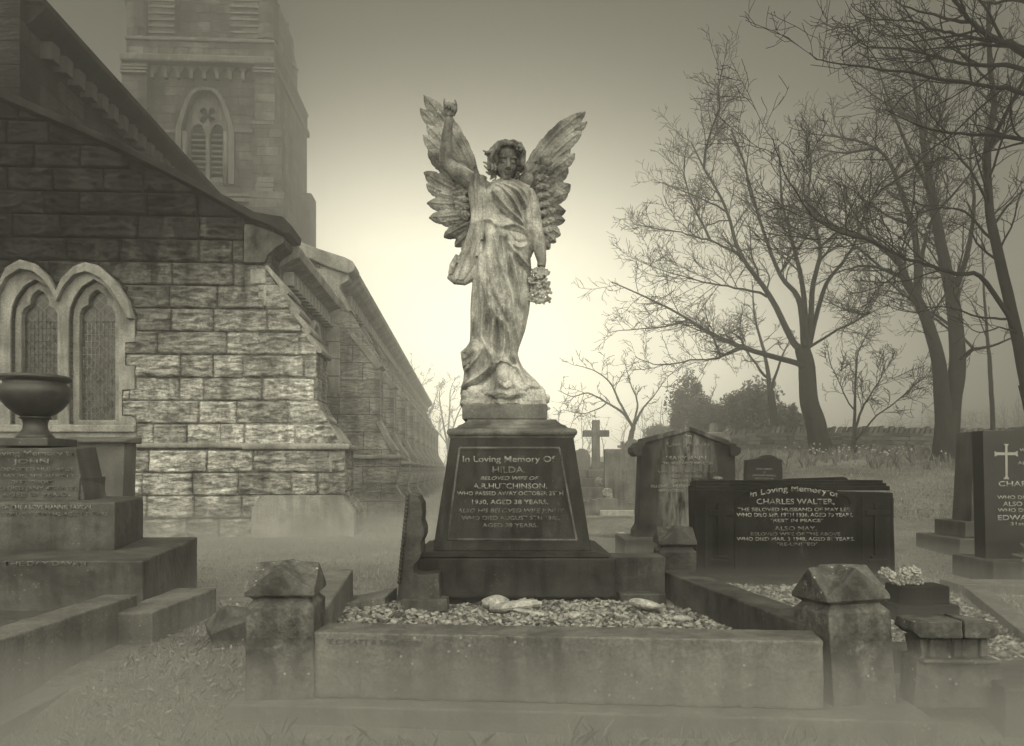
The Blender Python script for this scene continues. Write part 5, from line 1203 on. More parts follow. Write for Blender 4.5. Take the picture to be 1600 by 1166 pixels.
tx2 = bpy.data.textures.new('pitted', 'CLOUDS'); tx2.noise_scale = .022; tx2.noise_depth = 3
def wing(primaries, coverts, lumps, seed):
    mb = MB()
    for qi, q in enumerate(primaries): feather(mb, *q[:2], q[2], q[3] * 1.9 - 2, q[4] * 1.35 - 3 + 2.5 * (qi % 2), thick=4.2, **(q[5] if len(q) > 5 else {}))
    for qi, q in enumerate(primaries):   # raised quills
        bend = (q[5] if len(q) > 5 else {}).get('bend', 0); a = np.array(q[0]); b = np.array(q[1]); L = np.linalg.norm(b - a); ax = (b - a) / L; nr = np.array([-ax[1], ax[0]]); d0, d1 = q[3] * 1.9 - 2, q[4] * 1.35 - 3 + 2.5 * (qi % 2)
        for off in (0, -.52, .52):
            pts = []
            for f in np.linspace(.25, .93 if off == 0 else .86, 12):
                c = a + ax * L * f + nr * (bend * math.sin(math.pi * f * .9) * L + off * q[2] * (1 - max(0, f - .6) * 1.6)); pts.append(A(c[0], c[1], d0 + (d1 - d0) * f - (5.2 if off == 0 else 3.8)))
            mb.tube(pts, [(1.5 if off == 0 else .9) * SU * (1.1 - .5 * i / 11) for i in range(12)], 6)
    rg = random.Random(seed)
    for (a, b, hw, d) in coverts: feather(mb, a, b, hw * .95, d, d - .6, 2.0, 12, 7, tipn=.5)
    for (x, y, r, d) in lumps: mb.ell(A(x, y, d), (r * SU, r * .6 * SU, r * SU), u=10, v=8)
    wo = remesh(mb.build('wing', M_WING, ang), .0042, 0)
    dm_ = wo.modifiers.new('rough', 'DISPLACE'); dm_.texture = tx2; dm_.strength = .0045; dm_.mid_level = .5; return wo
K = zl
left = [
 (K(455, 720), K(58, 28), 15.5, 20, 34, dict(bend=.075, notch=1.5)), (K(430, 700), K(38, 115), 13, 18, 31, dict(bend=.06, notch=1)), (K(425, 720), K(90, 235), 13, 16, 28, dict(bend=.05)),
 (K(440, 700), K(70, 305), 14, 13, 26, dict(bend=.03, notch=2)), (K(430, 720), K(110, 410), 14, 12, 22), (K(430, 740), K(190, 520), 13, 12, 18),
 (K(470, 760), K(88, 560), 14, 9, 20, dict(bend=-.05, notch=2)), (K(460, 790), K(100, 640), 13, 8, 18, dict(bend=-.04)), (K(470, 800), K(190, 715), 10, 8, 15),
 (K(480, 810), K(108, 772), 12.5, 6, 17, dict(notch=2)), (K(480, 850), K(124, 872), 12, 5, 15, dict(bend=-.02, notch=2)), (K(480, 870), K(200, 910), 10, 5, 13),
 (K(490, 870), K(220, 1003), 11.5, 4, 14, dict(notch=1.5)), (K(490, 900), K(290, 1065), 10, 4, 12), (K(490, 920), K(335, 1098), 8, 4, 10)]
lc = []
rg = random.Random(31)
for row, (n_, u0, u1) in enumerate([(9, .30, .52), (8, .18, .38), (7, .06, .26)]):
    for i in range(n_):
        f = (i + .5 * (row % 2)) / n_
        base = np.array(K(410, 560)) * (1 - f) + np.array(K(430, 960)) * f; ang_ = math.radians(205 - 62 * f) ; dirn = np.array([math.cos(ang_), -math.sin(ang_) * -1 * -1])
        L0, L1 = 6 + u0 * 40, 8 + u1 * 52
        a_ = base + dirn * L0; b_ = base + dirn * L1; lc.append((tuple(a_), tuple(b_), 5.5, 6 - 3.5 * row))
left_w = wing(left, lc, [(*K(400 + rg.uniform(-70, 20), 700 + 230 * rg.random()), rg.uniform(2, 3.2), rg.uniform(-1, 3)) for _ in range(7)] + [(*K(430, 640), 12, 8), (*K(440, 760), 14, 8)], 1)
right = [
 (K(700, 720), K(1175, 140), 14, 20, 34, dict(bend=-.10, notch=1.5)), (K(720, 700), K(1182, 205), 12, 18, 32, dict(bend=-.08, notch=1)), (K(730, 720), K(1140, 275), 12, 17, 30, dict(bend=-.06)),
 (K(720, 730), K(1060, 385), 13, 15, 27, dict(bend=-.04)), (K(730, 740), K(1084, 432), 13, 13, 26, dict(bend=-.02, notch=2)), (K(740, 760), K(1040, 530), 13, 12, 22), (K(740, 770), K(960, 600), 12, 12, 18),
 (K(730, 780), K(1050, 640), 14.5, 9, 20, dict(bend=.05, notch=2)), (K(740, 800), K(1035, 705), 12, 8, 17, dict(bend=.03)), (K(750, 800), K(950, 765), 10, 8, 14),
 (K(740, 820), K(1016, 826), 12, 6, 17, dict(notch=2)), (K(740, 850), K(1013, 885), 11.5, 5, 15, dict(bend=.03, notch=2)), (K(740, 880), K(930, 915), 9, 5, 12),
 (K(750, 880), K(984, 985), 12, 4, 14, dict(notch=1.5)), (K(760, 900), K(955, 1038), 10, 4, 12, dict(notch=1)), (K(780, 920), K(913, 1085), 9, 4, 11), (K(790, 950), K(885, 1103), 7, 4, 10)]
rc = []
for row, (n_, u0, u1) in enumerate([(9, .34, .58), (9, .22, .42), (8, .08, .30)]):
    for i in range(n_):
        f = (i + .5 * (row % 2)) / n_
        base = np.array(K(790, 560)) * (1 - f) + np.array(K(790, 960)) * f; an = math.radians(-38 + 66 * f); dirn = np.array([math.cos(an), math.sin(an)])
        a_ = base + dirn * (4 + u0 * 40); b_ = base + dirn * (8 + u1 * 54); rc.append((tuple(a_), tuple(b_), 5.5, 6 - 3.5 * row))
right_w = wing(right, rc, [(*K(850 + rg.uniform(-60, 50), 640 + 260 * rg.random()), rg.uniform(2, 3.2), rg.uniform(-1, 3)) for _ in range(7)] + [(*K(760, 640), 13, 8), (*K(770, 780), 14, 8)], 2)
# ================================================================== TREES
def tube_np(acc, pts, rs, sides):
    pts = np.asarray(pts, float); n = len(pts)
    d = np.gradient(pts, axis=0); d /= np.linalg.norm(d, axis=1)[:, None] + 1e-9
    ref = np.array([0.31, .95, .05]) if abs(d[0] @ np.array([0.31, .95, .05])) < .9 else np.array([1., 0, 0])
    a = np.cross(d, ref); a /= np.linalg.norm(a, axis=1)[:, None] + 1e-9; b = np.cross(d, a)
    t = np.arange(sides) * 2 * math.pi / sides
    ring = pts[:, None] + (a[:, None] * np.cos(t)[None, :, None] + b[:, None] * np.sin(t)[None, :, None]) * np.asarray(rs)[:, None, None]
    base = acc[2]; acc[0].append(ring.reshape(-1, 3)); acc[2] += n * sides
    i = np.arange(n - 1)[:, None] * sides; k = np.arange(sides)[None]; k2 = (k + 1) % sides
    acc[1].append((np.stack([i + k, i + k2, i + sides + k2, i + sides + k], -1) + base).reshape(-1, 4))
def grow(acc, rng, p, d, L, r, level, maxl, dens, droop, rmin):
    n = 5 if level < maxl else 4
    pts = [np.array(p)]; dd = np.array(d, float)
    for i in range(n):
        dd = dd + rng.normal(0, .17, 3) + np.array([0, 0, droop]); dd /= np.linalg.norm(dd); pts.append(pts[-1] + dd * L / n)
    rs = np.linspace(r, max(rmin, r * .35), n + 1)
    tube_np(acc, pts, rs, 5 if r > .03 else 3)
    if level >= maxl: return
    spawn(acc, rng, pts, rs, level, maxl, dens, droop, rmin, L)
def spawn(acc, rng, pts, rs, level, maxl, dens, droop, rmin, L, start=.15, kl=.42):
    pts = np.asarray(pts); n = len(pts) - 1; cnt = max(2, int(L * dens[level]))
    for c in range(cnt):
        t = start + (1 - start) * (c + rng.random()) / cnt; i = min(int(t * n), n - 1); f = t * n - i
        p = pts[i] * (1 - f) + pts[i + 1] * f; d = pts[i + 1] - pts[i]; d /= np.linalg.norm(d) + 1e-9
        side = np.cross(d, rng.normal(0, 1, 3)); side /= np.linalg.norm(side) + 1e-9
        an = rng.uniform(.45, 1.05); nd = d * math.cos(an) + side * math.sin(an) + np.array([0, 0, .12])
        r0 = (rs[i] * (1 - f) + rs[i + 1] * f); ll = L * kl * rng.uniform(.55, 1.25) * (1.15 - .55 * t)
        ll = max(ll, .25)
        grow(acc, rng, p, nd, ll, max(rmin, min(r0 * .55, .012 + ll * .012)), level + 1, maxl, dens, droop, rmin)
def smooth_path(pts, n):
    pts = np.asarray(pts, float); t = np.linspace(0, len(pts) - 1, n); out = []
    for q in t:
        i = min(int(q), len(pts) - 2); f = q - i; p0 = pts[max(i - 1, 0)]; p1 = pts[i]; p2 = pts[i + 1]; p3 = pts[min(i + 2, len(pts) - 1)]
        out.append(.5 * ((2 * p1) + (-p0 + p2) * f + (2 * p0 - 5 * p1 + 4 * p2 - p3) * f * f + (-p0 + 3 * p1 - 3 * p2 + p3) * f ** 3))
    return np.array(out)
def tree(lab, Y, limbs, seed, cat='tree', group='bare trees in the mist', dens=(2.2, 3.0, 3.6, 4), maxl=3, rmin=.008, spread=1.0, name='bare_tree', extra=0, twigL=None, clip=None, droop=.02, start=.3, kl=.42):
    """limbs: (list of (px, py), r0 px, r1 px, depth at end in m, is_trunk)"""
    rng = np.random.default_rng(seed); tr = [[], [], 0]; cr = [[], [], 0]; s_ = Y / F_PX
    bx, by = limbs[0][0][0]; x0 = (bx - 800) * s_; gz = ground_z(x0, Y)
    e = empty(name, (x0, Y, gz - .1), lab, cat, group)
    org = np.array([x0, Y, gz - .1])
    def W(px, py, dy): return np.array([(px - 800) / F_PX * (Y + dy), Y + dy, 1 + (HZ - py) / F_PX * (Y + dy)]) - org
    for li, (path, r0, r1, dep, trunk) in enumerate(limbs):
        n = max(8, len(path) * 4); m_ = len(path) - 1; d0 = 0
        if isinstance(dep, tuple): d0, dep = dep
        P3 = [W(px, py, d0 + (dep - d0) * (i / m_)) for i, (px, py) in enumerate(path)]
        if trunk == 2: P3[0][2] = min(P3[0][2], 0)
        pts = smooth_path(P3, n); L = float(np.linalg.norm(np.diff(pts, axis=0), axis=1).sum())
        wob = rng.normal(0, 1, (n, 3)).cumsum(0); wob -= np.linspace(0, 1, n)[:, None] * wob[-1]; pts = pts + wob * (.012 if trunk else .035) * s_ * 30
        rs = r1 * s_ + (r0 - r1) * s_ * (1 - np.linspace(0, 1, n)) ** (1.25 if trunk != 2 else 1.0); rs = rs * (.86 if trunk == 2 else .82)
        if trunk == 2: rs[:5] *= np.array([1.3, 1.2, 1.1, 1.04, 1.01])
        tube_np(tr if trunk else cr, pts, rs, 10 if trunk else 6)
        if trunk != 2: spawn(cr, rng, pts, rs, 0, maxl, dens, droop, rmin, L * (.5 if trunk else .8), start, kl)
    for k in range(extra):   # limbs towards and away from the viewer
        path, r0, r1, dep, trunk = limbs[1 + k % (len(limbs) - 1)]
        i = rng.integers(1, max(2, len(path) - 1)); p = W(*path[i], 0); az = rng.choice([-1, 1]) * rng.uniform(.9, 1.6) + math.pi / 2 * 0
        d = np.array([rng.uniform(-.5, .5), math.sin(az) * 1.0, rng.uniform(.35, 1.0)]); grow(cr, rng, p, d / np.linalg.norm(d), rng.uniform(2.5, 4.5), .045, 0, maxl, dens, droop, rmin)
    for nm, acc, mt in (('trunk', tr, M_BARK), ('crown', cr, M_TWIG)):
        if acc[2]: np_mesh(nm, np.concatenate(acc[0]), np.concatenate(acc[1]), mt, e, smooth=True)
    return e
Z = lambda x, y: (930 + x / 1.943, 160 + y / 1.943)
def ZZ(*a): return [Z(*p) for p in a]
tree('broad spreading bare tree in the middle right with a thick leaning trunk', 24, [
 (ZZ((690, 1075), (672, 980), (652, 900), (645, 800), (628, 745)), 19, 13, 0, 2),
 (ZZ((628, 750), (598, 720), (530, 590), (440, 460), (400, 330), (330, 200), (290, 120)), 7.5, 1.2, (0, 1.5), 1),
 (ZZ((632, 800), (600, 788), (450, 745), (350, 700), (280, 660), (170, 600), (50, 545)), 6.5, 1, (0, -1.5), 1),
 (ZZ((635, 740), (620, 600), (560, 520), (500, 350), (450, 180), (412, 80)), 6.5, 1, (0, 1), 1),
 (ZZ((645, 740), (628, 560), (600, 430), (570, 300), (556, 130)), 6, 1, (0, -1.8), 1),
 (ZZ((650, 740), (660, 560), (682, 440), (645, 320), (655, 180), (640, 90)), 6, 1, (0, 2), 1),
 (ZZ((652, 730), (700, 560), (760, 480), (800, 400), (790, 300)), 5, .9, (0, -2), 1),
 (ZZ((450, 745), (380, 770), (300, 780), (200, 800), (120, 770)), 2.6, .7, (-.4, 1), 0),
 (ZZ((650, 745), (740, 690), (830, 640), (880, 560)), 3, .7, (0, 1.4), 0),
 (ZZ((440, 460), (350, 420), (240, 400), (130, 370)), 2.6, .6, (.8, -1), 0), (ZZ((400, 330), (300, 280), (180, 235)), 2.2, .6, (1, 2.2), 0),
 (ZZ((500, 350), (460, 240), (470, 100)), 2.2, .6, (.6, -1), 0), (ZZ((530, 590), (420, 560), (300, 540), (130, 480)), 2.8, .6, (.5, -1.8), 0), (ZZ((280, 660), (180, 690), (40, 700)), 2.2, .6, (-1, .5), 0)], 11, dens=(5.4, 5.8, 7, 5), extra=9, kl=.48, rmin=.0065)
tree('tall twin-trunked bare tree, dark, before the drystone wall', 22, [
 (ZZ((1068, 1075), (1066, 1010), (1066, 940)), 25, 17, 0, 2),
 (ZZ((1060, 1010), (1052, 900), (1040, 780), (1000, 640), (945, 540), (920, 480), (830, 415), (740, 385), (640, 300)), 17, 1.4, (0, -1), 1),
 (ZZ((975, 600), (980, 470), (962, 370), (905, 200), (850, 140), (760, 110), (640, 96)), 8, 1, (-.4, 1.5), 1),
 (ZZ((1070, 1010), (1080, 900), (1098, 780), (1082, 600), (1050, 450), (1020, 280), (1000, 150), (985, 40), (960, -120)), 20, 3, (0, .6), 1),
 (ZZ((1082, 600), (1130, 450), (1150, 300), (1140, 160), (1160, 20)), 6, 1, (.3, -1.5), 1),
 (ZZ((1020, 280), (960, 160), (900, 20), (860, -100)), 5, 1, (.4, -1.4), 1), (ZZ((1000, 150), (1060, 20), (1080, -120)), 5, 1, (.5, 2), 1),
 (ZZ((1112, 780), (1150, 750), (1210, 740), (1300, 700)), 5, 1.2, (0, -1.6), 1), (ZZ((980, 600), (1000, 420), (1010, 380), (1040, 240)), 5, 1, (-.3, 1.8), 0),
 (ZZ((945, 540), (850, 500), (760, 510), (660, 560)), 3.4, .7, (-.5, 1), 0), (ZZ((962, 370), (860, 330), (760, 250), (680, 230)), 3, .7, (.5, -1.6), 0), (ZZ((985, 60), (860, -20), (760, -90)), 3, .8, (.5, 2), 0)], 12, dens=(4.4, 5.2, 6.4, 5), extra=8, kl=.48, rmin=.0065)
tree('dark near tree rising at the right edge with long level boughs', 14, [
 ([(1650, 800), (1625, 690), (1602, 600)], 16, 12, 0, 2),
 (ZZ((1325, 900), (1310, 860), (1265, 640), (1215, 430), (1192, 300), (1190, 150), (1212, 0), (1200, -120), (1195, -300)), 13, 4, 0, 1),
 (ZZ((1290, 720), (1180, 540), (1100, 520), (1000, 490), (920, 460), (820, 420), (680, 360), (600, 250), (540, 110)), 5, .9, (0, -2), 0),
 (ZZ((1265, 650), (1180, 650), (1060, 620), (960, 640), (860, 600)), 2.6, .6, (0, 1), 0), (ZZ((1215, 430), (1130, 330), (1060, 320), (960, 340), (840, 330)), 3, .6, (0, 1.4), 0),
 (ZZ((1192, 300), (1120, 180), (1050, 120), (960, 60)), 3, .6, (0, -1.5), 0), (ZZ((1190, 150), (1260, 60), (1320, -60)), 3, .8, (0, 1), 0), (ZZ((1205, 380), (1260, 300), (1340, 240)), 3, .8, (0, 1), 0), (ZZ((1290, 700), (1240, 690), (1160, 700), (1100, 660)), 2.2, .6, (0, -1), 0)], 13, dens=(3.6, 4.6, 5, 5), rmin=.005, kl=.42, extra=1)
Q = lambda *a: [(1250 + x / 3.886, y / 3.886) for x, y in a]
tree('overhanging tree beyond the right edge whose black boughs cross the top corner', 10.5, [
 ([(1760, 900), (1745, 500), (1730, 250), (1725, 60), (1735, -200)], 26, 16, 0, 2),
 ([(1728, 180)] + Q((1350, 310), (1200, 240), (1050, 130), (960, 30), (900, -60)), 9, 2.5, (0, -1), 0),
 ([(1730, 140)] + Q((1350, 290), (1100, 245), (900, 215), (780, 180), (690, 135), (540, 125), (400, 95), (310, 30)), 5, .8, (0, .5), 0),
 ([(1728, 160)] + Q((1350, 410), (1100, 380), (850, 350), (640, 290), (400, 260), (310, 190)), 6, .9, (0, 1.2), 0),
 ([(1728, 200)] + Q((1350, 540), (1150, 500), (850, 450), (500, 410), (200, 375), (60, 320)), 6, .8, (0, -1), 0),
 ([(1728, 260)] + Q((1350, 860), (1000, 825), (700, 770), (500, 660)), 6, .8, (0, .8), 0),
 (Q((850, 350), (720, 380), (450, 350), (330, 320)), 2.2, .6, (.6, .2), 0), (Q((1050, 130), (850, 95), (640, 30), (560, -40)), 4, .8, (-.5, .5), 0), (Q((690, 135), (620, 40), (560, 0)), 2, .6, (.2, -.4), 0),
 (Q((1350, 870), (1150, 920), (1000, 960), (860, 950)), 2.4, .6, (.5, 1), 0), ([(1728, 60)] + Q((1350, 20), (1150, 30), (1000, -20)), 6, 1, (0, 1.5), 0)], 14, dens=(4, 5, 6, 6), rmin=.004, kl=.4, start=.2, name='bare_tree')
tree('thin straight sapling between the twin-trunked tree and the right edge', 24, [([(1554, 690), (1551, 640), (1546, 560)], 4.5, 3.6, 0, 2), ([(1546, 560), (1540, 500), (1536, 420), (1534, 350)], 3.6, 1, 0, 1), ([(1542, 530), (1520, 480), (1500, 450)], 1.4, .5, 1, 0)], 15, dens=(3, 4, 4, 3), maxl=2)
tree('slender many-stemmed young tree between the broad tree and the twin-trunked one', 25, [([(1334, 702), (1335, 680)], 5, 4, 0, 2), ([(1335, 682), (1336, 620), (1340, 560), (1350, 530)], 3.4, .8, 0, 1), ([(1336, 680), (1350, 640), (1372, 600), (1388, 560)], 3, .7, 1, 0), ([(1335, 640), (1310, 600), (1296, 560)], 1.6, .6, -1, 0), ([(1335, 690), (1370, 650), (1420, 610), (1450, 590)], 2, .6, -1, 0)], 16, dens=(7, 7, 6, 5), maxl=3, kl=.5)
tree('small misty bare tree beyond the tall cross with a flat crown', 33, [
 ([(986, 712), (986, 690), (990, 662)], 6, 4.2, 0, 2), ([(990, 668), (975, 645), (950, 628), (920, 612), (895, 618), (872, 610)], 3.2, .6, 1, 1), ([(988, 664), (970, 630), (955, 600), (930, 580), (900, 570)], 2.8, .6, -1, 1), ([(990, 664), (995, 630), (985, 600), (975, 560)], 2.6, .6, 1, 1),
 ([(991, 664), (1003, 640), (1020, 620), (1040, 590)], 3, .6, -1, 1), ([(950, 628), (930, 640), (905, 646), (880, 640)], 1.5, .5, 0, 0)], 17, dens=(4, 4.4, 4.4, 3), rmin=.012, kl=.5)
tree('bare tree behind the broad tree, trunk dark among evergreen bushes', 30, [([(1214, 700), (1210, 660), (1204, 610)], 9, 6, 0, 2), ([(1204, 612), (1196, 560), (1180, 500), (1175, 440)], 5, 1, 1, 1), ([(1204, 612), (1220, 560), (1240, 520)], 3.4, .7, -1, 1), ([(1200, 590), (1170, 550), (1140, 530)], 3, .7, 1, 0)], 18, dens=(4, 4.4, 4.4, 3), rmin=.012, kl=.5)
for i, (px, Y, h, sd) in enumerate([(654, 62, 150, 41), (700, 58, 120, 42), (1085, 48, 130, 43)]):
    lab = ['faint feathery bare tree in the mist at the far end of the church', 'faint low bare tree in the mist just left of the pedestal', 'faint bare tree in the mist behind the round evergreen bush'][i]
    tree(lab, Y, [([(px, 725), (px + 1, 700)], 4, 3, 0, 2), ([(px, 702), (px - 8, 660), (px - 14, 620), (px - 10, 720 - h)], 2.4, .5, 1, 1), ([(px, 702), (px + 10, 665), (px + 24, 630), (px + 34, 600)], 2.2, .5, -1, 1), ([(px, 702), (px + 2, 655), (px + 4, 610), (px + 12, 590)], 2.2, .5, 2, 1), ([(px, 700), (px - 20, 670), (px - 32, 640)], 1.6, .5, 0, 0), ([(px, 705), (px + 28, 680), (px + 50, 660)], 1.6, .5, 0, 0)], sd, dens=(3, 3, 3, 2), rmin=.016, kl=.5)

# ---- evergreen bushes in the mist
M_LEAF = per_island('evergreen_leaves', .03, .10, .7, .3)
def bush(lab, px, py_top, py_bot, wpx, Y, seed, n=9000, leaf=.10, cat='bush', name='evergreen_bush'):
    rng = np.random.default_rng(seed); s_ = Y / F_PX; x0 = (px - 800) * s_; gz = ground_z(x0, Y); zt = 1 + (HZ - py_top) * s_
    H_ = zt - gz; R_ = wpx / 2 * s_
    e = empty(name, (x0, Y, gz), lab, cat, 'evergreen bushes in the mist')
    cl = rng.uniform(-1, 1, (60, 3)); cl = cl[np.linalg.norm(cl, axis=1) < 1][:34]; cl = cl * np.array([R_ * .8, R_ * .7, H_ * .42]) + np.array([0, 0, H_ * .55])
    ci = rng.integers(0, len(cl), n); r = rng.normal(0, 1, (n, 3)); r /= np.linalg.norm(r, axis=1)[:, None]; c = cl[ci] + r * (rng.random(n)[:, None] ** .55) * np.array([R_, R_, H_ * .55]) * .30 * rng.uniform(.5, 1.7, 34)[:len(cl)][ci][:, None]
    a = rng.normal(0, 1, (n, 3)); a /= np.linalg.norm(a, axis=1)[:, None]; b = np.cross(a, rng.normal(0, 1, (n, 3))); b /= np.linalg.norm(b, axis=1)[:, None]
    L = leaf * rng.uniform(.6, 1.3, n)[:, None]; V = np.stack([c - a * L, c + b * L * .4, c + a * L, c - b * L * .4], 1).reshape(-1, 3)
    V[:, 2] = np.maximum(V[:, 2], 0)
    np_mesh('foliage', V, np.arange(n * 4).reshape(-1, 4), M_LEAF, e)
    acc = [[], [], 0]
    for k in range(6):
        q = cl[k % len(cl)]; tube_np(acc, [(0, 0, -.1), (q[0] * .3, q[1] * .3, q[2] * .5), q], [.07, .05, .02], 5)
    np_mesh('stem', np.concatenate(acc[0]), np.concatenate(acc[1]), M_BARK, e)
bush('feathery evergreen bush in the mist behind the gabled headstone', 1088, 592, 700, 96, 36, 51)
bush('darker round evergreen bush left of the broad tree trunk', 1172, 598, 700, 92, 33, 52)
bush('low evergreen bush between the two background trunks', 1236, 632, 700, 60, 32, 53, 5000)
bush('low pale shrub in the mist right of the tall cross', 1040, 662, 720, 70, 44, 54, 5000)

# ---- drystone wall at the back
wallr = MB(); rg = random.Random(6)
wpts = [(3.0, 29.5), (8.0, 27.5), (11.5, 26.5), (17.0, 25.6), (24, 25.4), (34, 26.5)]
e = empty('drystone_wall', (14, 26, 1.5), 'low drystone wall with slanting cope stones running behind the trees', 'wall')
body = MB(); cope = MB()
for i in range(len(wpts) - 1):
    a, b = Vector((*wpts[i], 0)), Vector((*wpts[i + 1], 0)); L = (b - a).length; d = (b - a).normalized(); nrm = Vector((-d.y, d.x, 0)); n = int(L / .16)
    for r_ in range(5):
        x = 0
        while x < L:
            w_ = rg.uniform(.2, .5); p = a + d * (x + w_ / 2); g = ground_z(p.x, p.y) - .1; h = .135; z0 = g + r_ * h
            if p.x > 2: body.hexa([(p.x - d.x * w_ / 2 - nrm.x * .25, p.y - d.y * w_ / 2 - nrm.y * .25 + rg.uniform(-.03, .03)), (p.x + d.x * w_ / 2 - nrm.x * .25, p.y + d.y * w_ / 2 - nrm.y * .25 + rg.uniform(-.03, .03)), (p.x + d.x * w_ / 2 + nrm.x * .2, p.y + d.y * w_ / 2 + nrm.y * .2), (p.x - d.x * w_ / 2 + nrm.x * .2, p.y - d.y * w_ / 2 + nrm.y * .2)], z0 + rg.uniform(0, .012), z0 + h - rg.uniform(0, .015))
            x += w_ + .012
    for k in range(n):
        p = a + d * (k + .5) * L / n; g = ground_z(p.x, p.y) - .1 + .66; w_ = .055; h = rg.uniform(.16, .24); t = rg.uniform(.05, .12)
        cope.hexa([(p.x - d.x * w_ - nrm.x * .24, p.y - d.y * w_ - nrm.y * .24), (p.x + d.x * w_ - nrm.x * .24, p.y + d.y * w_ - nrm.y * .24), (p.x + d.x * w_ + nrm.x * .2, p.y + d.y * w_ + nrm.y * .2), (p.x - d.x * w_ + nrm.x * .2, p.y - d.y * w_ + nrm.y * .2)], g, g + h,
                  [(p.x - d.x * w_ + t - nrm.x * .2, p.y - nrm.y * .2), (p.x + d.x * w_ + t - nrm.x * .2, p.y - nrm.y * .2), (p.x + d.x * w_ + t + nrm.x * .16, p.y + nrm.y * .16), (p.x - d.x * w_ + t + nrm.x * .16, p.y + nrm.y * .16)])
M_WALL = per_island('drystone', .04, .13, .9, .2, 6)
for o in (body.build('courses', M_WALL, e), cope.build('cope_stones', M_WALL, e)): o.matrix_parent_inverse = Matrix.Translation((-14, -26, -1.5))

# ---- grass
M_GRASS = per_island('grass_blades', .08, .26, .7, .25)
M_GRASSL = per_island('lawn_blades', .10, .34, .7, .25)
def grass(name, n, fx, h0, h1, wd, mat, lab, seed, keep=None, lean=.5, tuft=0):
    rng = np.random.default_rng(seed); P = fx(rng, n)
    if tuft: 
        cen = P[rng.integers(0, len(P), tuft)]; P = cen[rng.integers(0, tuft, n)] + rng.normal(0, .035, (n, 2))
    if keep is not None: P = P[keep(P[:, 0], P[:, 1])]
    n = len(P); z = np.array([ground_z(a, b) for a, b in P]) - .004
    h = h0 + (h1 - h0) * rng.random(n) ** 1.8; a = rng.random(n) * 6.283; dx, dy = np.cos(a), np.sin(a); ln = h * lean * rng.uniform(.2, 1.6, n); b = rng.random(n) * 6.283
    w_ = wd * rng.uniform(.6, 1.3, n); B = np.stack([P[:, 0], P[:, 1], z], 1)
    s_ = np.stack([np.cos(b) * w_, np.sin(b) * w_, np.zeros(n)], 1); mid = B + np.stack([dx * ln * .35, dy * ln * .35, h * .6], 1); tip = B + np.stack([dx * ln, dy * ln, h], 1)
    V = np.stack([B - s_, B + s_, mid + s_ * .7, tip, mid - s_ * .7], 1).reshape(-1, 3)
    o = np_mesh(name, V, (np.arange(n) * 5)[:, None] + np.arange(5)[None], mat); props(o, lab, 'grass', None, 'stuff')
def inplot(x, y, x0, x1, y0, y1): return (x > x0) & (x < x1) & (y > y0) & (y < y1)
STONES = [(-1.2, 1.75, 3.10, 6.4), (-4.8, -2.0, 4.4, 6.5), (-2.5, -2.04, 2.0, 4.7), (1.45, 3.4, 3.7, 6.6), (1.25, 3.0, 8.7, 9.5), (4.1, 5.8, 6.0, 7.4), (5.1, 6.6, 8.7, 9.8), (1.65, 2.3, 3.1, 3.9), (-20, -2.3, 11, 40), (-6, -4.4, 8.8, 10)]
def free(x, y):
    k = np.ones(len(x), bool)
    for s_ in STONES: k &= ~inplot(x, y, *s_)
    return k
def wedge(y0, y1, pw=1.0):
    def f(rng, n):
        y = y0 + (y1 - y0) * rng.random(n) ** pw; return np.stack([y * rng.uniform(-.72, .72, n), y], 1)
    return f
grass('grass', 42000, wedge(2.2, 4.6, 1.1), .015, .065, .0016, M_GRASS, 'rough winter grass in the foreground before the front kerb', 61, free, .8)
grass('grass', 2600, lambda rng, n: np.stack([rng.uniform(-1.3, 2.2, n), rng.uniform(2.92, 3.08, n)], 1), .03, .11, .0016, M_GRASS, 'longer grass tufts along the foot of the front kerb', 62, None, .8, 130)
grass('grass', 95000, wedge(4.6, 13, 1.2), .015, .05, .0028, M_GRASSL, 'short lawn between the graves and towards the church path', 63, free, .8)
grass('grass', 90000, wedge(12, 28, 1.3), .02, .07, .006, M_GRASSL, 'rising lawn stretching back to the wall and trees', 64, free, .7)
grass('grass', 4200, lambda rng, n: np.stack([rng.uniform(5.2, 14, n), rng.uniform(19.5, 24.5, n)], 1), .1, .4, .012, M_GRASS, 'taller daffodil leaves under the trees', 65, None, .5, 160)
rng = np.random.default_rng(77); dm = MB(); rg = random.Random(77)
for i in range(56):
    x = rg.uniform(8.4, 11.8) if i < 44 else rg.uniform(7, 14); y = rg.uniform(20.5, 24); z = ground_z(x, y) + rg.uniform(.22, .38)
    q = Matrix.Rotation(rg.uniform(0, 6), 3, 'Z'); dm.ell((x, y, z), (.024, .026, .02), q, 6, 4)
props(dm.build('daffodils', plain('daffodil_petals', .45, .7, 5, .1, 0)), 'scatter of pale daffodils under the broad tree before the wall', 'flowers', None, 'stuff')
# leaf litter on the bare ground at left
rng = np.random.default_rng(5); n = 1500; y = rng.uniform(2.6, 6.5, n); x = rng.uniform(-2.0, -1.25, n) * (y / 3.6) ** .25
c = np.stack([x, y, np.array([ground_z(a, b) for a, b in zip(x, y)]) + .012], 1); a = rng.normal(0, 1, (n, 3)) * [1, 1, .35]; a /= np.linalg.norm(a, axis=1)[:, None]; b = np.cross(a, [0, 0, 1]) + rng.normal(0, .2, (n, 3)); b /= np.linalg.norm(b, axis=1)[:, None]
L = rng.uniform(.008, .022, n)[:, None]; V = np.stack([c - a * L, c + b * L * .55, c + a * L, c - b * L * .55], 1).reshape(-1, 3)
props(np_mesh('leaf_litter', V, np.arange(n * 4).reshape(-1, 4), per_island('dead_leaves', .05, .28, .8)), 'dead leaves scattered on the grass left of the left post', 'leaves', None, 'stuff')
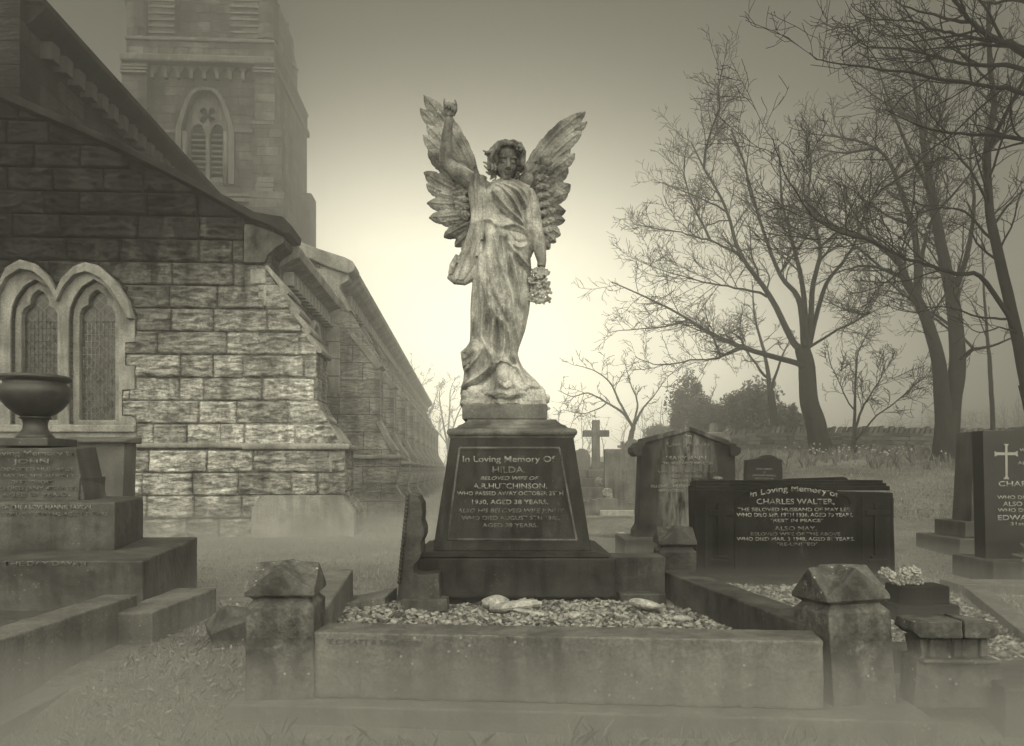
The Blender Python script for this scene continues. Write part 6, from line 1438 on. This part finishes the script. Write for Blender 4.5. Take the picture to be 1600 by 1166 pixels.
# far wood closing the view
rng = np.random.default_rng(9); acc = [[], [], 0]
for i in range(900):
    x = rng.uniform(-60, 70); y = rng.uniform(72, 92)
    if -.13 < x / y < .24 and rng.random() < .8: continue
    z = ground_z(x, y); h = rng.uniform(2, 5.5) + 1.5 * math.sin(x * .13)
    p = [(x, y, z)]; 
    for k in range(4): p.append((p[-1][0] + rng.normal(0, .35), p[-1][1], z + h * (k + 1) / 4))
    tube_np(acc, p, np.linspace(.09, .02, 5), 3)
    for k in range(5):
        q = p[rng.integers(1, 4)]; tube_np(acc, [q, (q[0] + rng.normal(0, .6), q[1], q[2] + rng.uniform(.3, 1.1)), (q[0] + rng.normal(0, 1.1), q[1], q[2] + rng.uniform(.8, 2.0))], [.04, .03, .015], 3)
props(np_mesh('far_wood', np.concatenate(acc[0]), np.concatenate(acc[1]), M_TWIG), 'bare thicket lost in the mist beyond the churchyard', 'wood', None, 'stuff')

# ================================================================== HAZE
def volume(name, b, density, g, lab, col=.80):
    o = MB().box(*b).build(name, None); m_ = bpy.data.materials.new(name); m_.use_nodes = True; t = m_.node_tree; t.nodes.clear()
    pv = t.nodes.new('ShaderNodeVolumePrincipled'); pv.inputs['Density'].default_value = density; pv.inputs['Anisotropy'].default_value = g; pv.inputs['Color'].default_value = (col, col, col * .99, 1)
    out = t.nodes.new('ShaderNodeOutputMaterial'); t.links.new(pv.outputs[0], out.inputs['Volume']); o.data.materials.append(m_)
    o.display_type = 'WIRE'; return props(o, lab, 'haze', None, 'stuff')
volume('haze', (-80, 80, -8, 100, -2.2, 28), .0160, .84, 'pale mist filling the whole churchyard and swallowing the tower and trees')
MIST = 'mist lying low over the ground'
for b, d_, col, lab in [((-30, 30, .9, 45, -1.2, .16), .12, .8, 'thin mist hugging the ground over the whole churchyard'), ((-29.9, 29.9, .95, 44.9, -1.19, .33), .05, .8, 'light mist at knee height over the whole churchyard'),
                   ((-4, 4, 1.0, 3.14, -1.15, .31), .50, .66, 'thick mist rolling in front of the front kerb'), ((-9, -.62, 7.6, 11.3, -1.1, .42), .065, .92, 'mist bank at the foot of the church wall'), ((-8.9, -.66, 7.8, 11.2, -1.05, .66), .05, .92, 'upper wisp of the mist bank at the church wall')]:
    volume('ground_mist', b, d_, .3, lab, col)
